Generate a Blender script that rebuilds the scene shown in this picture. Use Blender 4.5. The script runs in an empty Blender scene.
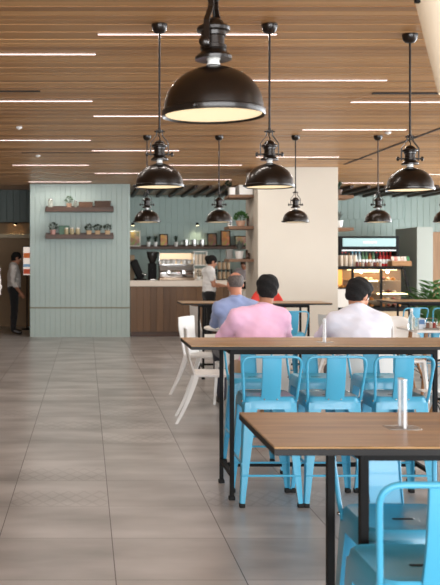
import bpy, bmesh, math, random
import numpy as np
from mathutils import Vector, Matrix, Euler

# ------------------------------------------------------------------ camera, world, light, exposure
sc = bpy.context.scene
COL = sc.collection
F = 900.0                      # focal length in pixels of a 440 px wide frame
EYE = 1.47
cd = bpy.data.cameras.new('camera')
cam = bpy.data.objects.new('camera', cd)
COL.objects.link(cam)
cam.location = (0, 0, EYE)
cam.rotation_euler = (math.pi / 2, 0, 0)
cd.sensor_fit = 'HORIZONTAL'
cd.sensor_width = 36
cd.lens = 36 * F / 440
cd.shift_x = (220 - 86) / 440
cd.shift_y = -(292.5 - 262) / 440
cd.clip_end = 200
cd.dof.use_dof = True
cd.dof.focus_distance = 5.0
cd.dof.aperture_fstop = 8
sc.camera = cam

sc.view_settings.view_transform = 'Standard'
sc.view_settings.look = 'None'
sc.view_settings.exposure = 0.78
sc.view_settings.gamma = 1.0
sc.view_settings.use_curve_mapping = False

w = bpy.data.worlds.new('sky')
sc.world = w
w.use_nodes = True
bg = w.node_tree.nodes['Background']
bg.inputs[0].default_value = (0.90, 0.95, 1.0, 1)
bg.inputs[1].default_value = 1.6


def area_light(name, loc, rot, sx, sy, power, color):
    l = bpy.data.lights.new(name, 'AREA')
    l.shape = 'RECTANGLE'
    l.size, l.size_y, l.energy, l.color = sx, sy, power, color
    o = bpy.data.objects.new(name, l)
    o.location, o.rotation_euler = loc, rot
    COL.objects.link(o)
    return o


# daylight through the glazed front behind the viewer and through the long window side
area_light('daylight_front', (0.5, -5.6, 1.6), (math.radians(90), 0, 0), 13.0, 2.7, 800, (0.93, 0.97, 1.0))
area_light('daylight_side', (9.6, 9.5, 1.6), (math.radians(90), 0, math.radians(90)), 20.0, 2.6, 640, (0.93, 0.97, 1.0))


def lamp_light(name, loc, power, color, size=0.05, spot=None, rot=(0, 0, 0)):
    l = bpy.data.lights.new(name, 'SPOT' if spot else 'POINT')
    l.energy, l.color, l.shadow_soft_size = power, color, size
    if spot:
        l.spot_size, l.spot_blend = math.radians(spot), 0.8
    o = bpy.data.objects.new(name, l)
    o.location, o.rotation_euler = loc, rot
    COL.objects.link(o)
    return o


def px(x, D):
    return (x - 86) * D / F


def pz(y, D):
    return EYE + (262 - y) * D / F


# ------------------------------------------------------------------ materials
MATS = {}


def rgb(r, g, b):
    def f(c):
        c /= 255
        return c / 12.92 if c <= 0.04045 else ((c + 0.055) / 1.055) ** 2.4
    return (f(r), f(g), f(b), 1)


def mat(name, color, rough=0.5, metal=0.0, emit=None, var=0.0, scale=8.0, stretch=(1, 1, 1), bump=0.0, coat=0.0,
        trans=0.0, ior=1.45, sheen=0.0, alpha=1.0, bscale=None):
    if name in MATS:
        return MATS[name]
    m = bpy.data.materials.new(name)
    m.use_nodes = True
    nt = m.node_tree
    b = nt.nodes['Principled BSDF']
    if len(color) == 3:
        color = rgb(*color)
    b.inputs['Base Color'].default_value = color
    b.inputs['Roughness'].default_value = rough
    b.inputs['Metallic'].default_value = metal
    b.inputs['Coat Weight'].default_value = coat
    b.inputs['Transmission Weight'].default_value = trans
    b.inputs['IOR'].default_value = ior
    b.inputs['Sheen Weight'].default_value = sheen
    b.inputs['Alpha'].default_value = alpha
    if emit:
        b.inputs['Emission Color'].default_value = emit[0] if len(emit[0]) == 4 else rgb(*emit[0])
        b.inputs['Emission Strength'].default_value = emit[1]
    if var or bump:
        tc = nt.nodes.new('ShaderNodeTexCoord')
        mp = nt.nodes.new('ShaderNodeMapping')
        mp.inputs['Scale'].default_value = stretch
        nz = nt.nodes.new('ShaderNodeTexNoise')
        nz.inputs['Scale'].default_value = scale
        nz.inputs['Detail'].default_value = 5
        nt.links.new(tc.outputs['Object'], mp.inputs[0])
        nt.links.new(mp.outputs[0], nz.inputs['Vector'])
        if var:
            rp = nt.nodes.new('ShaderNodeValToRGB')
            rp.color_ramp.elements[0].position = 0.3
            rp.color_ramp.elements[1].position = 0.7
            rp.color_ramp.elements[0].color = tuple(c * (1 - var) for c in color[:3]) + (1,)
            rp.color_ramp.elements[1].color = tuple(min(1, c * (1 + var)) for c in color[:3]) + (1,)
            nt.links.new(nz.outputs['Fac'], rp.inputs[0])
            nt.links.new(rp.outputs[0], b.inputs['Base Color'])
        if bump:
            src = nz
            if bscale:
                src = nt.nodes.new('ShaderNodeTexNoise')
                src.inputs['Scale'].default_value = bscale
                src.inputs['Detail'].default_value = 3
                nt.links.new(mp.outputs[0], src.inputs['Vector'])
            bp = nt.nodes.new('ShaderNodeBump')
            bp.inputs['Strength'].default_value = bump
            bp.inputs['Distance'].default_value = 0.02
            nt.links.new(src.outputs['Fac'], bp.inputs['Height'])
            nt.links.new(bp.outputs[0], b.inputs['Normal'])
    MATS[name] = m
    return m


def island_mat(name, c0, c1, rough, stretch=(1, 14, 14), scale=3.0, grain=0.25, coat=0.0):
    """boards: each loose board its own tone, plus a fine grain"""
    m = bpy.data.materials.new(name)
    m.use_nodes = True
    nt = m.node_tree
    b = nt.nodes['Principled BSDF']
    b.inputs['Roughness'].default_value = rough
    b.inputs['Coat Weight'].default_value = coat
    ge = nt.nodes.new('ShaderNodeNewGeometry')
    rp = nt.nodes.new('ShaderNodeValToRGB')
    rp.color_ramp.elements[0].color = rgb(*c0)
    rp.color_ramp.elements[1].color = rgb(*c1)
    tc = nt.nodes.new('ShaderNodeTexCoord')
    mp = nt.nodes.new('ShaderNodeMapping')
    mp.inputs['Scale'].default_value = stretch
    nz = nt.nodes.new('ShaderNodeTexNoise')
    nz.inputs['Scale'].default_value = scale
    nz.inputs['Detail'].default_value = 6
    ad = nt.nodes.new('ShaderNodeMath')
    ad.operation = 'MULTIPLY_ADD'
    ad.inputs[1].default_value = grain * 4
    sb = nt.nodes.new('ShaderNodeMath')
    sb.operation = 'SUBTRACT'
    sb.inputs[1].default_value = grain * 2
    sc_ = nt.nodes.new('ShaderNodeMath')
    sc_.operation = 'MULTIPLY_ADD'
    sc_.inputs[1].default_value = 0.6
    sc_.inputs[2].default_value = 0.2
    L = nt.links.new
    L(tc.outputs['Object'], mp.inputs[0])
    L(mp.outputs[0], nz.inputs['Vector'])
    L(ge.outputs['Random Per Island'], sc_.inputs[0])
    L(nz.outputs['Fac'], ad.inputs[0])
    L(sc_.outputs[0], ad.inputs[2])
    L(ad.outputs[0], sb.inputs[0])
    L(sb.outputs[0], rp.inputs[0])
    L(rp.outputs[0], b.inputs['Base Color'])
    MATS[name] = m
    return m


def wood(name, dark, light, rough=0.35, axis='x', scale=3.0, coat=0.0):
    if name in MATS:
        return MATS[name]
    m = bpy.data.materials.new(name)
    m.use_nodes = True
    nt = m.node_tree
    b = nt.nodes['Principled BSDF']
    b.inputs['Roughness'].default_value = rough
    b.inputs['Coat Weight'].default_value = coat
    tc = nt.nodes.new('ShaderNodeTexCoord')
    mp = nt.nodes.new('ShaderNodeMapping')
    mp.inputs['Scale'].default_value = {'x': (0.6, 9, 9), 'y': (9, 0.6, 9), 'z': (9, 9, 0.6)}[axis]
    nz = nt.nodes.new('ShaderNodeTexNoise')
    nz.inputs['Scale'].default_value = scale
    nz.inputs['Detail'].default_value = 8
    nz.inputs['Distortion'].default_value = 0.6
    rp = nt.nodes.new('ShaderNodeValToRGB')
    rp.color_ramp.elements[0].position = 0.28
    rp.color_ramp.elements[1].position = 0.72
    rp.color_ramp.elements[0].color = rgb(*dark)
    rp.color_ramp.elements[1].color = rgb(*light)
    L = nt.links.new
    L(tc.outputs['Object'], mp.inputs[0])
    L(mp.outputs[0], nz.inputs['Vector'])
    L(nz.outputs['Fac'], rp.inputs[0])
    L(rp.outputs[0], b.inputs['Base Color'])
    MATS[name] = m
    return m


def floor_mat():
    m = bpy.data.materials.new('stone_tile')
    m.use_nodes = True
    nt = m.node_tree
    N, L = nt.nodes.new, nt.links.new
    b = nt.nodes['Principled BSDF']

    def mth(op, a, c=None, d=None):
        n = N('ShaderNodeMath')
        n.operation = op
        for i, v in enumerate((a, c, d)):
            if v is None:
                continue
            if isinstance(v, (int, float)):
                n.inputs[i].default_value = v
            else:
                L(v, n.inputs[i])
        return n.outputs[0]
    tc = N('ShaderNodeTexCoord')
    sp = N('ShaderNodeSeparateXYZ')
    L(tc.outputs['Object'], sp.inputs[0])
    u = mth('DIVIDE', mth('SUBTRACT', sp.outputs[0], 0.138), 0.6)
    v = mth('DIVIDE', mth('SUBTRACT', sp.outputs[1], 4.79), 0.63)
    fu, fv = mth('FRACT', u), mth('FRACT', v)
    iu, iv = mth('FLOOR', u), mth('FLOOR', v)
    eu = mth('SUBTRACT', 0.5, mth('ABSOLUTE', mth('SUBTRACT', fu, 0.5)))
    ev = mth('SUBTRACT', 0.5, mth('ABSOLUTE', mth('SUBTRACT', fv, 0.5)))
    g1 = mth('LESS_THAN', eu, 0.0045)
    g2 = mth('MULTIPLY', mth('LESS_THAN', ev, 0.0055), 0.55)
    grout = mth('MAXIMUM', g1, g2)
    cb = N('ShaderNodeCombineXYZ')
    L(iu, cb.inputs[0])
    L(iv, cb.inputs[1])
    wn = N('ShaderNodeTexWhiteNoise')
    wn.noise_dimensions = '3D'
    L(cb.outputs[0], wn.inputs['Vector'])
    # streaky stone
    mp = N('ShaderNodeMapping')
    mp.inputs['Scale'].default_value = (0.45, 1.0, 1)
    L(tc.outputs['Object'], mp.inputs[0])
    nz = N('ShaderNodeTexNoise')
    nz.inputs['Scale'].default_value = 3.2
    nz.inputs['Detail'].default_value = 4
    nz.inputs['Roughness'].default_value = 0.45
    L(mp.outputs[0], nz.inputs['Vector'])
    rp = N('ShaderNodeValToRGB')
    rp.color_ramp.elements[0].position = 0.2
    rp.color_ramp.elements[1].position = 0.8
    rp.color_ramp.elements[0].color = rgb(132, 128, 125)
    rp.color_ramp.elements[1].color = rgb(202, 199, 197)
    t = mth('MULTIPLY_ADD', wn.outputs['Value'], 0.16, mth('SUBTRACT', nz.outputs['Fac'], 0.08))
    # faint petal decor on some tiles
    sel = mth('GREATER_THAN', wn.outputs['Value'], 0.62)
    half = mth('LESS_THAN', fv, 0.58)
    a1 = mth('ABSOLUTE', mth('SINE', mth('MULTIPLY', mth('ADD', fu, mth('MULTIPLY', fv, 0.6)), 18.85)))
    a2 = mth('ABSOLUTE', mth('SINE', mth('MULTIPLY', mth('SUBTRACT', fu, mth('MULTIPLY', fv, 0.6)), 18.85)))
    pet = mth('GREATER_THAN', mth('MAXIMUM', a1, a2), 0.955)
    dec = mth('MULTIPLY', mth('MULTIPLY', sel, half), mth('MULTIPLY', pet, 0.10))
    L(mth('SUBTRACT', t, dec), rp.inputs[0])
    mx = N('ShaderNodeMix')
    mx.data_type = 'RGBA'
    L(grout, mx.inputs['Factor'])
    L(rp.outputs[0], mx.inputs['A'])
    mx.inputs['B'].default_value = rgb(70, 60, 54)
    L(mx.outputs['Result'], b.inputs['Base Color'])
    L(mth('MULTIPLY_ADD', nz.outputs['Fac'], 0.0, 0.28), b.inputs['Roughness'])
    b.inputs['Specular IOR Level'].default_value = 0.6
    bp = N('ShaderNodeBump')
    bp.inputs['Strength'].default_value = 0.25
    bp.inputs['Distance'].default_value = 0.003
    L(mth('SUBTRACT', 1.0, grout), bp.inputs['Height'])
    L(bp.outputs[0], b.inputs['Normal'])
    return m


BLUE = mat('blue_enamel', (70, 160, 194), 0.34, coat=0.2)
BLACK = mat('black_powder_coat', (13, 12, 12), 0.6)
for m_ in (BLACK, EDGE) if 'dark_laminate_edge' in MATS else (BLACK,):
    m_.node_tree.nodes['Principled BSDF'].inputs['Specular IOR Level'].default_value = .25
RUBBER = mat('black_rubber', (18, 18, 18), 0.8)
BRONZE = mat('dark_bronze', (30, 22, 17), 0.3, metal=0.35, var=0.15, scale=30, coat=.25)
STEEL = mat('steel', (190, 190, 188), 0.25, metal=1.0)
CHROME = mat('polished_chrome', (210, 208, 205), 0.12, metal=1.0)
WHITEP = mat('white_plastic', (232, 231, 228), 0.4)
WHITEM = mat('white_paint', (226, 222, 214), 0.6)
CERAM = mat('white_ceramic', (232, 230, 225), 0.25)
TOP = wood('oak_laminate', (128, 94, 52), (182, 139, 84), 0.33, 'x', 3.2)
EDGE = mat('dark_laminate_edge', (18, 15, 14), 0.6)
WALNUT = wood('walnut', (56, 36, 23), (88, 58, 38), 0.45, 'x', 3)
DOWEL = wood('beech_dowel', (140, 96, 58), (176, 128, 84), 0.45, 'z', 4)
GLOWCREAM = mat('lamp_diffuser', (255, 246, 226), 0.5, emit=((255, 226, 172), 0.46))
STRIPGLOW = mat('strip_diffuser', (255, 250, 245), 0.5, emit=((255, 222, 212), 1.5))
LEAF = mat('leaf_green', (52, 92, 40), 0.5, var=0.35, scale=14)
DARKLEAF = mat('dark_leaf', (34, 52, 34), 0.5, var=0.3, scale=14)
LAVENDER = mat('grey_lavender_leaf', (92, 98, 92), 0.6, var=0.3, scale=14)
SOIL = mat('potting_soil', (48, 36, 28), 0.9)
TERRA = mat('pale_clay', (196, 158, 134), 0.6)
GLASS = mat('clear_acrylic', (240, 244, 247), 0.15, alpha=.28)
SAGE = mat('sage_paint', (178, 194, 189), 0.55, var=0.03, scale=2)
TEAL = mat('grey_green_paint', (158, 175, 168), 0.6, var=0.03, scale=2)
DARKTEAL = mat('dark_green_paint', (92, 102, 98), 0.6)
REDP = mat('red_plastic', (214, 52, 40), 0.4)

# ------------------------------------------------------------------ mesh helpers


class MB:
    def __init__(self):
        self.bm = bmesh.new()

    def box(self, x0, x1, y0, y1, z0, z1, bevel=0.0, M=None, seg=2):
        r = bmesh.ops.create_cube(self.bm, size=1)
        vs = r['verts']
        for v in vs:
            v.co = Vector(((x0 + x1) / 2 + v.co.x * (x1 - x0), (y0 + y1) / 2 + v.co.y * (y1 - y0), (z0 + z1) / 2 + v.co.z * (z1 - z0)))
        if bevel:
            es = list({e for v in vs for e in v.link_edges})
            r = bmesh.ops.bevel(self.bm, geom=es, offset=bevel, segments=seg, affect='EDGES', profile=0.5)
            vs = list({v for f in r['faces'] for v in f.verts} | {v for v in vs if v.is_valid})
        if M is not None:
            done = set()
            for v in vs:
                for u in self._island(v):
                    if u not in done:
                        u.co = M @ u.co
                        done.add(u)
        return self

    def _island(self, v):
        seen, st = {v}, [v]
        while st:
            q = st.pop()
            for e in q.link_edges:
                o = e.other_vert(q)
                if o not in seen:
                    seen.add(o)
                    st.append(o)
        return seen

    def loft(self, rings, cap=True, close=True, loop=False):
        """rings: lists of points, same length"""
        R = [[self.bm.verts.new(p) for p in r] for r in rings]
        n = len(R[0])
        pairs = list(zip(R, R[1:])) + ([(R[-1], R[0])] if loop else [])
        for a, b in pairs:
            for i in range(n if close else n - 1):
                j = (i + 1) % n
                try:
                    self.bm.faces.new((a[i], a[j], b[j], b[i]))
                except ValueError:
                    pass
        if cap and close and not loop:
            self.bm.faces.new(list(reversed(R[0])))
            self.bm.faces.new(R[-1])
        return self

    def tube(self, pts, r, seg=8, cap=True, loop=False):
        pts = [Vector(p) for p in pts]
        rr = r if isinstance(r, (list, tuple)) else [r] * len(pts)
        rings = []
        up = None
        n = len(pts)
        for i, p in enumerate(pts):
            if loop:
                t = (pts[(i + 1) % n] - pts[i - 1]).normalized()
            else:
                t = (pts[min(i + 1, n - 1)] - pts[max(i - 1, 0)]).normalized()
            if up is None:
                up = t.orthogonal().normalized()
            up = (up - t * up.dot(t))
            up = up.normalized() if up.length > 1e-6 else t.orthogonal().normalized()
            s = t.cross(up)
            rings.append([p + (up * math.cos(2 * math.pi * k / seg) + s * math.sin(2 * math.pi * k / seg)) * rr[i] for k in range(seg)])
        return self.loft(rings, cap=cap, loop=loop)

    def lathe(self, prof, c=(0, 0, 0), seg=24, axis='z', M=None):
        """prof: [(r,z)] from bottom to top; r=0 ends are closed"""
        cx, cy, cz = c
        rings = []
        for r, z in prof:
            r = max(r, 1e-5)
            ring = []
            for k in range(seg):
                a = 2 * math.pi * k / seg
                p = Vector((r * math.cos(a), r * math.sin(a), z))
                if axis == 'x':
                    p = Vector((p.z, p.x, p.y))
                elif axis == 'y':
                    p = Vector((p.x, p.z, p.y))
                p = p + Vector(c)
                if M is not None:
                    p = M @ p
                ring.append(p)
            rings.append(ring)
        return self.loft(rings, cap=True)

    def sphere(self, c, r, seg=12, sq=(1, 1, 1)):
        res = bmesh.ops.create_uvsphere(self.bm, u_segments=seg, v_segments=max(6, seg // 2 + 2), radius=r)
        for v in res['verts']:
            v.co = Vector((v.co.x * sq[0], v.co.y * sq[1], v.co.z * sq[2])) + Vector(c)
        return self

    def poly(self, pts):
        self.bm.faces.new([self.bm.verts.new(p) for p in pts])
        return self

    def prism(self, poly, d, off=(0, 0, 0)):
        """polygon (3D points) extruded along d"""
        d = Vector(d)
        o = Vector(off)
        return self.loft([[Vector(p) + o for p in poly], [Vector(p) + o + d for p in poly]])

    def build(self, name, m, parent=None, smooth=True, ang=35):
        bmesh.ops.recalc_face_normals(self.bm, faces=self.bm.faces[:])
        me = bpy.data.meshes.new(name)
        self.bm.to_mesh(me)
        self.bm.free()
        me.materials.append(m)
        if smooth:
            me.shade_smooth()
            try:
                me.set_sharp_from_angle(angle=math.radians(ang))
            except Exception:
                pass
        o = bpy.data.objects.new(name, me)
        COL.objects.link(o)
        if parent is not None:
            o.parent = parent
        return o


def rrect(hx, hy, r, z, n=4):
    pts = []
    for cx, cy, a0 in ((hx - r, hy - r, 0), (-hx + r, hy - r, 90), (-hx + r, -hy + r, 180), (hx - r, -hy + r, 270)):
        for k in range(n + 1):
            a = math.radians(a0 + 90 * k / n)
            pts.append(Vector((cx + r * math.cos(a), cy + r * math.sin(a), z)))
    return pts


def arc_path(pts, r, n=5):
    """polyline with rounded inner corners"""
    P = [Vector(p) for p in pts]
    out = [P[0]]
    for i in range(1, len(P) - 1):
        a = (P[i - 1] - P[i]).normalized()
        b = (P[i + 1] - P[i]).normalized()
        th = a.angle(b)
        d = min(r / math.tan(th / 2), (P[i - 1] - P[i]).length * 0.49, (P[i + 1] - P[i]).length * 0.49)
        s, e = P[i] + a * d, P[i] + b * d
        for k in range(n + 1):
            t = k / n
            out.append(s * (1 - t) ** 2 + P[i] * 2 * t * (1 - t) + e * t * t)
    out.append(P[-1])
    return out


def tag(o, label=None, cat=None, group=None, kind=None):
    if label:
        o['label'] = label
    if cat:
        o['category'] = cat
    if group:
        o['group'] = group
    if kind:
        o['kind'] = kind
    return o


def thing(name, label, cat, loc=(0, 0, 0), rz=0.0, group=None):
    o = bpy.data.objects.new(name, None)
    o.empty_display_size = 0.1
    COL.objects.link(o)
    o.location = loc
    o.rotation_euler = (0, 0, rz)
    return tag(o, label, cat, group)


def struct(o):
    o['kind'] = 'structure'
    return o


def kids(o):
    return [c for c in COL.objects if c.parent == o]


def copy_tree(o, parent=None):
    c = o.copy()
    COL.objects.link(c)
    if parent is not None:
        c.parent = parent
    for ch in kids(o):
        copy_tree(ch, c)
    return c


def dup(root, label, loc, rz=0.0, group=None, scale=None):
    c = copy_tree(root)
    c.location = loc
    c.rotation_euler = (0, 0, rz)
    c['label'] = label
    if group:
        c['group'] = group
    scale = scale or 1.0
    c.scale = (scale,) * 3 if isinstance(scale, (int, float)) else scale
    return c


class Proto:
    """first use gives the prototype itself, later uses copies"""

    def __init__(self, make):
        self.make, self.root = make, None

    def __call__(self, label, loc, rz=0.0, group=None, scale=None):
        if self.root is None:
            self.root = self.make(label)
            o = self.root
            o.location, o.rotation_euler = loc, (0, 0, rz)
            if group:
                o['group'] = group
            if scale:
                o.scale = (scale,) * 3 if isinstance(scale, (int, float)) else scale
            return o
        return dup(self.root, label, loc, rz, group, scale)


# ------------------------------------------------------------------ setting
CEIL = 3.0
m = MB()
m.box(-4.2, 9.2, -5.2, 21.2, -0.1, 0)
struct(m.build('floor', floor_mat(), smooth=False))

CEILWOOD = island_mat('ceiling_slat_wood', (132, 88, 48), (204, 154, 98), 0.38, stretch=(0.35, 6, 6), scale=3, grain=0.12)
m = MB()
y = -5.2
random.seed(4)
while y < 20.7:
    z = CEIL + random.choice((0, 0.001, 0.002, 0.0045))
    m.box(-4.2, 9.2, y, y + 0.091, z, CEIL + 0.05)
    y += 0.1
struct(m.build('ceiling', CEILWOOD, smooth=False))
m = MB()
m.box(-4.2, 9.2, -5.2, 21.2, CEIL + 0.05, CEIL + 0.15)
struct(m.build('trim_1', mat('dark_ceiling_void', (36, 26, 18), 0.9), smooth=False))


def board_wall(x0, x1, yface, z0, z1, thick, period=0.1, groove=0.008, axis='x'):
    """vertical boards with V grooves, facing -y"""
    mb = MB()
    prof = []
    x = x0
    while x < x1 - 1e-4:
        e = min(x + period, x1)
        prof += [(x, yface + groove), (x + groove, yface), (e - groove, yface), (e, yface + groove)]
        x = e
    prof += [(x1, yface + thick), (x0, yface + thick)]
    q = []
    for p in prof:
        if not q or (Vector(p) - Vector(q[-1])).length > 1e-5:
            q.append(p)
    mb.loft([[Vector((a, b, z0)) for a, b in q], [Vector((a, b, z1)) for a, b in q]])
    return mb


# the free-standing sage panel with the two plank shelves
PD = 17.64
b = board_wall(-1.10, 0.86, PD, 0.0, CEIL, 0.22)
struct(b.build('wall_panel', SAGE, smooth=False))
m = MB()
m.box(-1.10, 0.86, PD - 0.006, PD + 0.001, pz(308.5, PD), pz(307, PD))
struct(m.build('trim_2', mat('panel_joint', (140, 140, 122), 0.6), smooth=False))

# bar back wall
BW = 20.5
b = board_wall(0.4, 9.2, BW, 0.0, CEIL, 0.2, period=0.14)
struct(b.build('wall_back', TEAL, smooth=False))
m = MB()
m.box(0.9, 4.4, BW - 0.05, BW, 2.36, 2.42)
struct(m.build('trim_3', TEAL, smooth=False))
b = board_wall(4.4, px(404, 20.4), BW - 0.06, pz(219, 20.4), CEIL, 0.06, period=0.14)
struct(b.build('trim_4', TEAL, smooth=False))
# left passage
m = MB()
m.box(-4.2, 0.4, 20.5, 20.7, 0, CEIL)
struct(m.build('wall_passage', mat('tan_paint', (150, 122, 92), 0.7), smooth=False))
b = board_wall(-4.2, -0.9, 19.1, pz(222, 19.1), CEIL, 0.3, period=0.14)
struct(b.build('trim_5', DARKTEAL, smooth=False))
m = MB()
m.box(-4.2, -0.9, 20.2, 20.5, pz(238, 20.2), pz(234, 20.2), 0.01)
struct(m.build('trim_6', mat('beige_paint', (196, 176, 146), 0.6), smooth=False))
m = MB()
m.box(-4.4, -4.2, -5.2, 20.7, 0, CEIL)
struct(m.build('wall_left', mat('brown_plaster', (116, 98, 82), 0.7), smooth=False))
# short return that shuts the passage off from the bar
m = MB()
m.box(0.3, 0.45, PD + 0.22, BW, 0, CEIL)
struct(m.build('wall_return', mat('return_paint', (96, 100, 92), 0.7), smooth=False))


# glazed sides: frames with tall lights
def glazing(name, horizontal, fixed, a0, a1, n):
    mb = MB()
    for i in range(n + 1):
        a = a0 + (a1 - a0) * i / n
        if horizontal:
            mb.box(a - .03, a + .03, fixed - .05, fixed + .05, 0, CEIL)
        else:
            mb.box(fixed - .05, fixed + .05, a - .03, a + .03, 0, CEIL)
    for z in (0.05, 2.2, 2.93):
        if horizontal:
            mb.box(a0, a1, fixed - .05, fixed + .05, z - .05, z + .05)
        else:
            mb.box(fixed - .05, fixed + .05, a0, a1, z - .05, z + .05)
    return struct(mb.build(name, BLACK, smooth=False))


glazing('window_1', True, -5.25, -4.2, 9.2, 8)
glazing('window_2', False, 9.25, -5.2, 19.0, 14)
m = MB()
m.box(9.2, 9.4, 19.0, 20.7, 0, CEIL)
struct(m.build('wall_right', WHITEM, smooth=False))

# white column
m = MB()
m.box(2.77, 4.06, 14.5, 15.6, 0, CEIL, 0.004)
struct(m.build('wall_column', mat('cream_plaster', (214, 206, 192), 0.7, var=0.02, scale=1.5), smooth=False))

# grey partition beyond the food display
m = MB()
m.box(6.84, 7.17, 18.6, 19.9, 0, pz(227, 18.6), 0.004)
struct(m.build('wall_partition', mat('pale_grey_green', (164, 170, 162), 0.6), smooth=False))
# brown door in the back wall
m = MB()
m.box(7.86, 8.9, BW - 0.03, BW, 0, pz(232, BW), 0.004)
dr = struct(m.build('door_1', wood('door_oak', (150, 112, 76), (176, 136, 96), 0.5, 'z', 2), smooth=False))
m = MB()
m.tube([(7.97, BW - 0.03, 1.02), (7.97, BW - 0.09, 1.02), (8.1, BW - 0.09, 1.02)], 0.01)
m.build('door_handle', STEEL, dr)

# ------------------------------------------------------------------ ceiling fittings
random.seed(11)
STRIP_W = 5.5


def make_strip(label):
    r = thing('strip_light', label, 'ceiling light')
    MB().box(-0.605, 0.605, -0.012, 0.012, -0.002, 0.03).build('housing', mat('strip_housing', (60, 50, 44), 0.5), r, smooth=False)
    MB().box(-0.60, 0.60, -0.010, 0.010, -0.006, 0.004, 0.002).build('diffuser', STRIPGLOW, r)
    return r


strip = Proto(make_strip)
rows = [
    (6.04, .68, 'long white ceiling strip crossing right behind the big near lamp'),
    (6.62, -.53, 'white ceiling strip level with the big near lamp cap, cut by the frame edge'),
    (7.57, 1.93, 'white ceiling strip between the rods of the two middle hanging lamps, near the big dome'),
    (8.55, -.54, 'white ceiling strip just behind the short dark ceiling slot'),
    (8.60, 3.13, 'white ceiling strip just behind the long dark cross slot by the pale shade'),
    (9.43, .68, 'white ceiling strip passing behind the first middle lamp rod'),
    (10.4, 3.10, 'white ceiling strip ending at the rod of the third middle lamp'),
    (11.3, -.54, 'thin ceiling strip above the passage, a little nearer than the smoke detector'),
    (12.35, .68, 'white ceiling strip behind the socket of the first middle lamp'),
    (13.1, 3.08, 'white ceiling strip over the cream column, behind its hanging lamp'),
    (14.2, -.555, 'bright ceiling strip in front of the plank shelf wall'),
    (14.2, 1.86, 'ceiling strip behind the rod of the lamp in front of the bar'),
    (15.5, .75, 'faint ceiling strip near the sage wall top corner'),
    (15.7, 6.3, 'ceiling strip in front of the pergola beams, beyond the third middle lamp'),
    (16.7, 2.1, 'ceiling strip above the bar just before the pergola beams'),
    (17.15, -.5, 'ceiling strip touching the top of the sage shelf wall'),
    (17.4, 5.15, 'ceiling strip above the drinks fridge before the pergola beams'),
]
for D, X, lab in rows:
    strip(lab, (X, D, CEIL), 0, 'ceiling strip lights')
    area_light('strip_light_glow', (X, D, CEIL - .012), (0, 0, 0), 1.2, .02, STRIP_W, (1.0, .93, .86))

SLOT = mat('dark_slot', (26, 20, 17), 0.6)


def slot(label, x0, x1, y0, y1):
    o = MB().box(x0, x1, y0, y1, CEIL - 0.005, CEIL + 0.02, 0.001).build('track_rail', SLOT, smooth=False)
    tag(o, label, 'track', 'dark ceiling tracks')


slot('short dark ceiling track between two white strips over the aisle', -1.6, -0.41, 8.03, 8.08)
slot('long dark ceiling track running across by the third middle lamp rod', 2.6, 4.6, 8.14, 8.19)
slot('long dark ceiling track running away along the room beside the third middle lamp', 4.03, 4.07, 8.2, 14.1)
slot('dark ceiling track ending over the cream column corner', 3.3, 4.25, 13.35, 13.4)
slot('dark ceiling track before the sage wall', -.9, .2, 12.55, 12.6)


def make_detector(label):
    r = thing('smoke_detector', label, 'detector')
    MB().lathe([(0.05, 0), (0.05, -0.015), (0.036, -0.03), (0, -0.034)]).build('body', WHITEP, r)
    MB().lathe([(0.012, -0.03), (0.012, -0.045), (0, -0.047)], seg=10).build('sensor', WHITEM, r)
    return r


det_ = Proto(make_detector)


def det(label, loc):
    return det_(label, loc, 0, None, .7)


det('small white detector on the ceiling over the aisle, alone between strips', (px(19, 10.2), 10.2, CEIL))
det('small white detector beside the dark track before the sage wall', (px(38, 12.9), 12.9, CEIL))
det('small white detector on the ceiling behind the socket of the third middle lamp', (px(388, 10.6), 10.6, CEIL))

# pergola beams over the bar
BEAM = wood('dark_beam', (40, 28, 22), (62, 44, 34), 0.5, 'y', 2)


def make_beam(label):
    o = MB().box(-0.035, 0.035, 0, 2.55, -0.06, 0, 0.004).build('pergola_beam', BEAM, smooth=False)
    return tag(o, label, 'beam')


beam = Proto(make_beam)
words_ = ['first', 'second', 'third', 'fourth', 'fifth', 'sixth', 'seventh', 'eighth', 'ninth', 'tenth', 'eleventh', 'twelfth', 'thirteenth']
for i in range(8):
    beam(f'dark pergola beam over the coffee counter, {words_[i]} from the sage shelf wall', (1.05 + i * .285, 17.9, CEIL - 0.004), 0, 'pergola beams over the coffee counter')
for i in range(9):
    beam(f'dark pergola beam over the food display, {words_[i]} from the cream column', (4.95 + i * .34, 17.9, CEIL - 0.004), 0, 'pergola beams over the food display')


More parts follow.
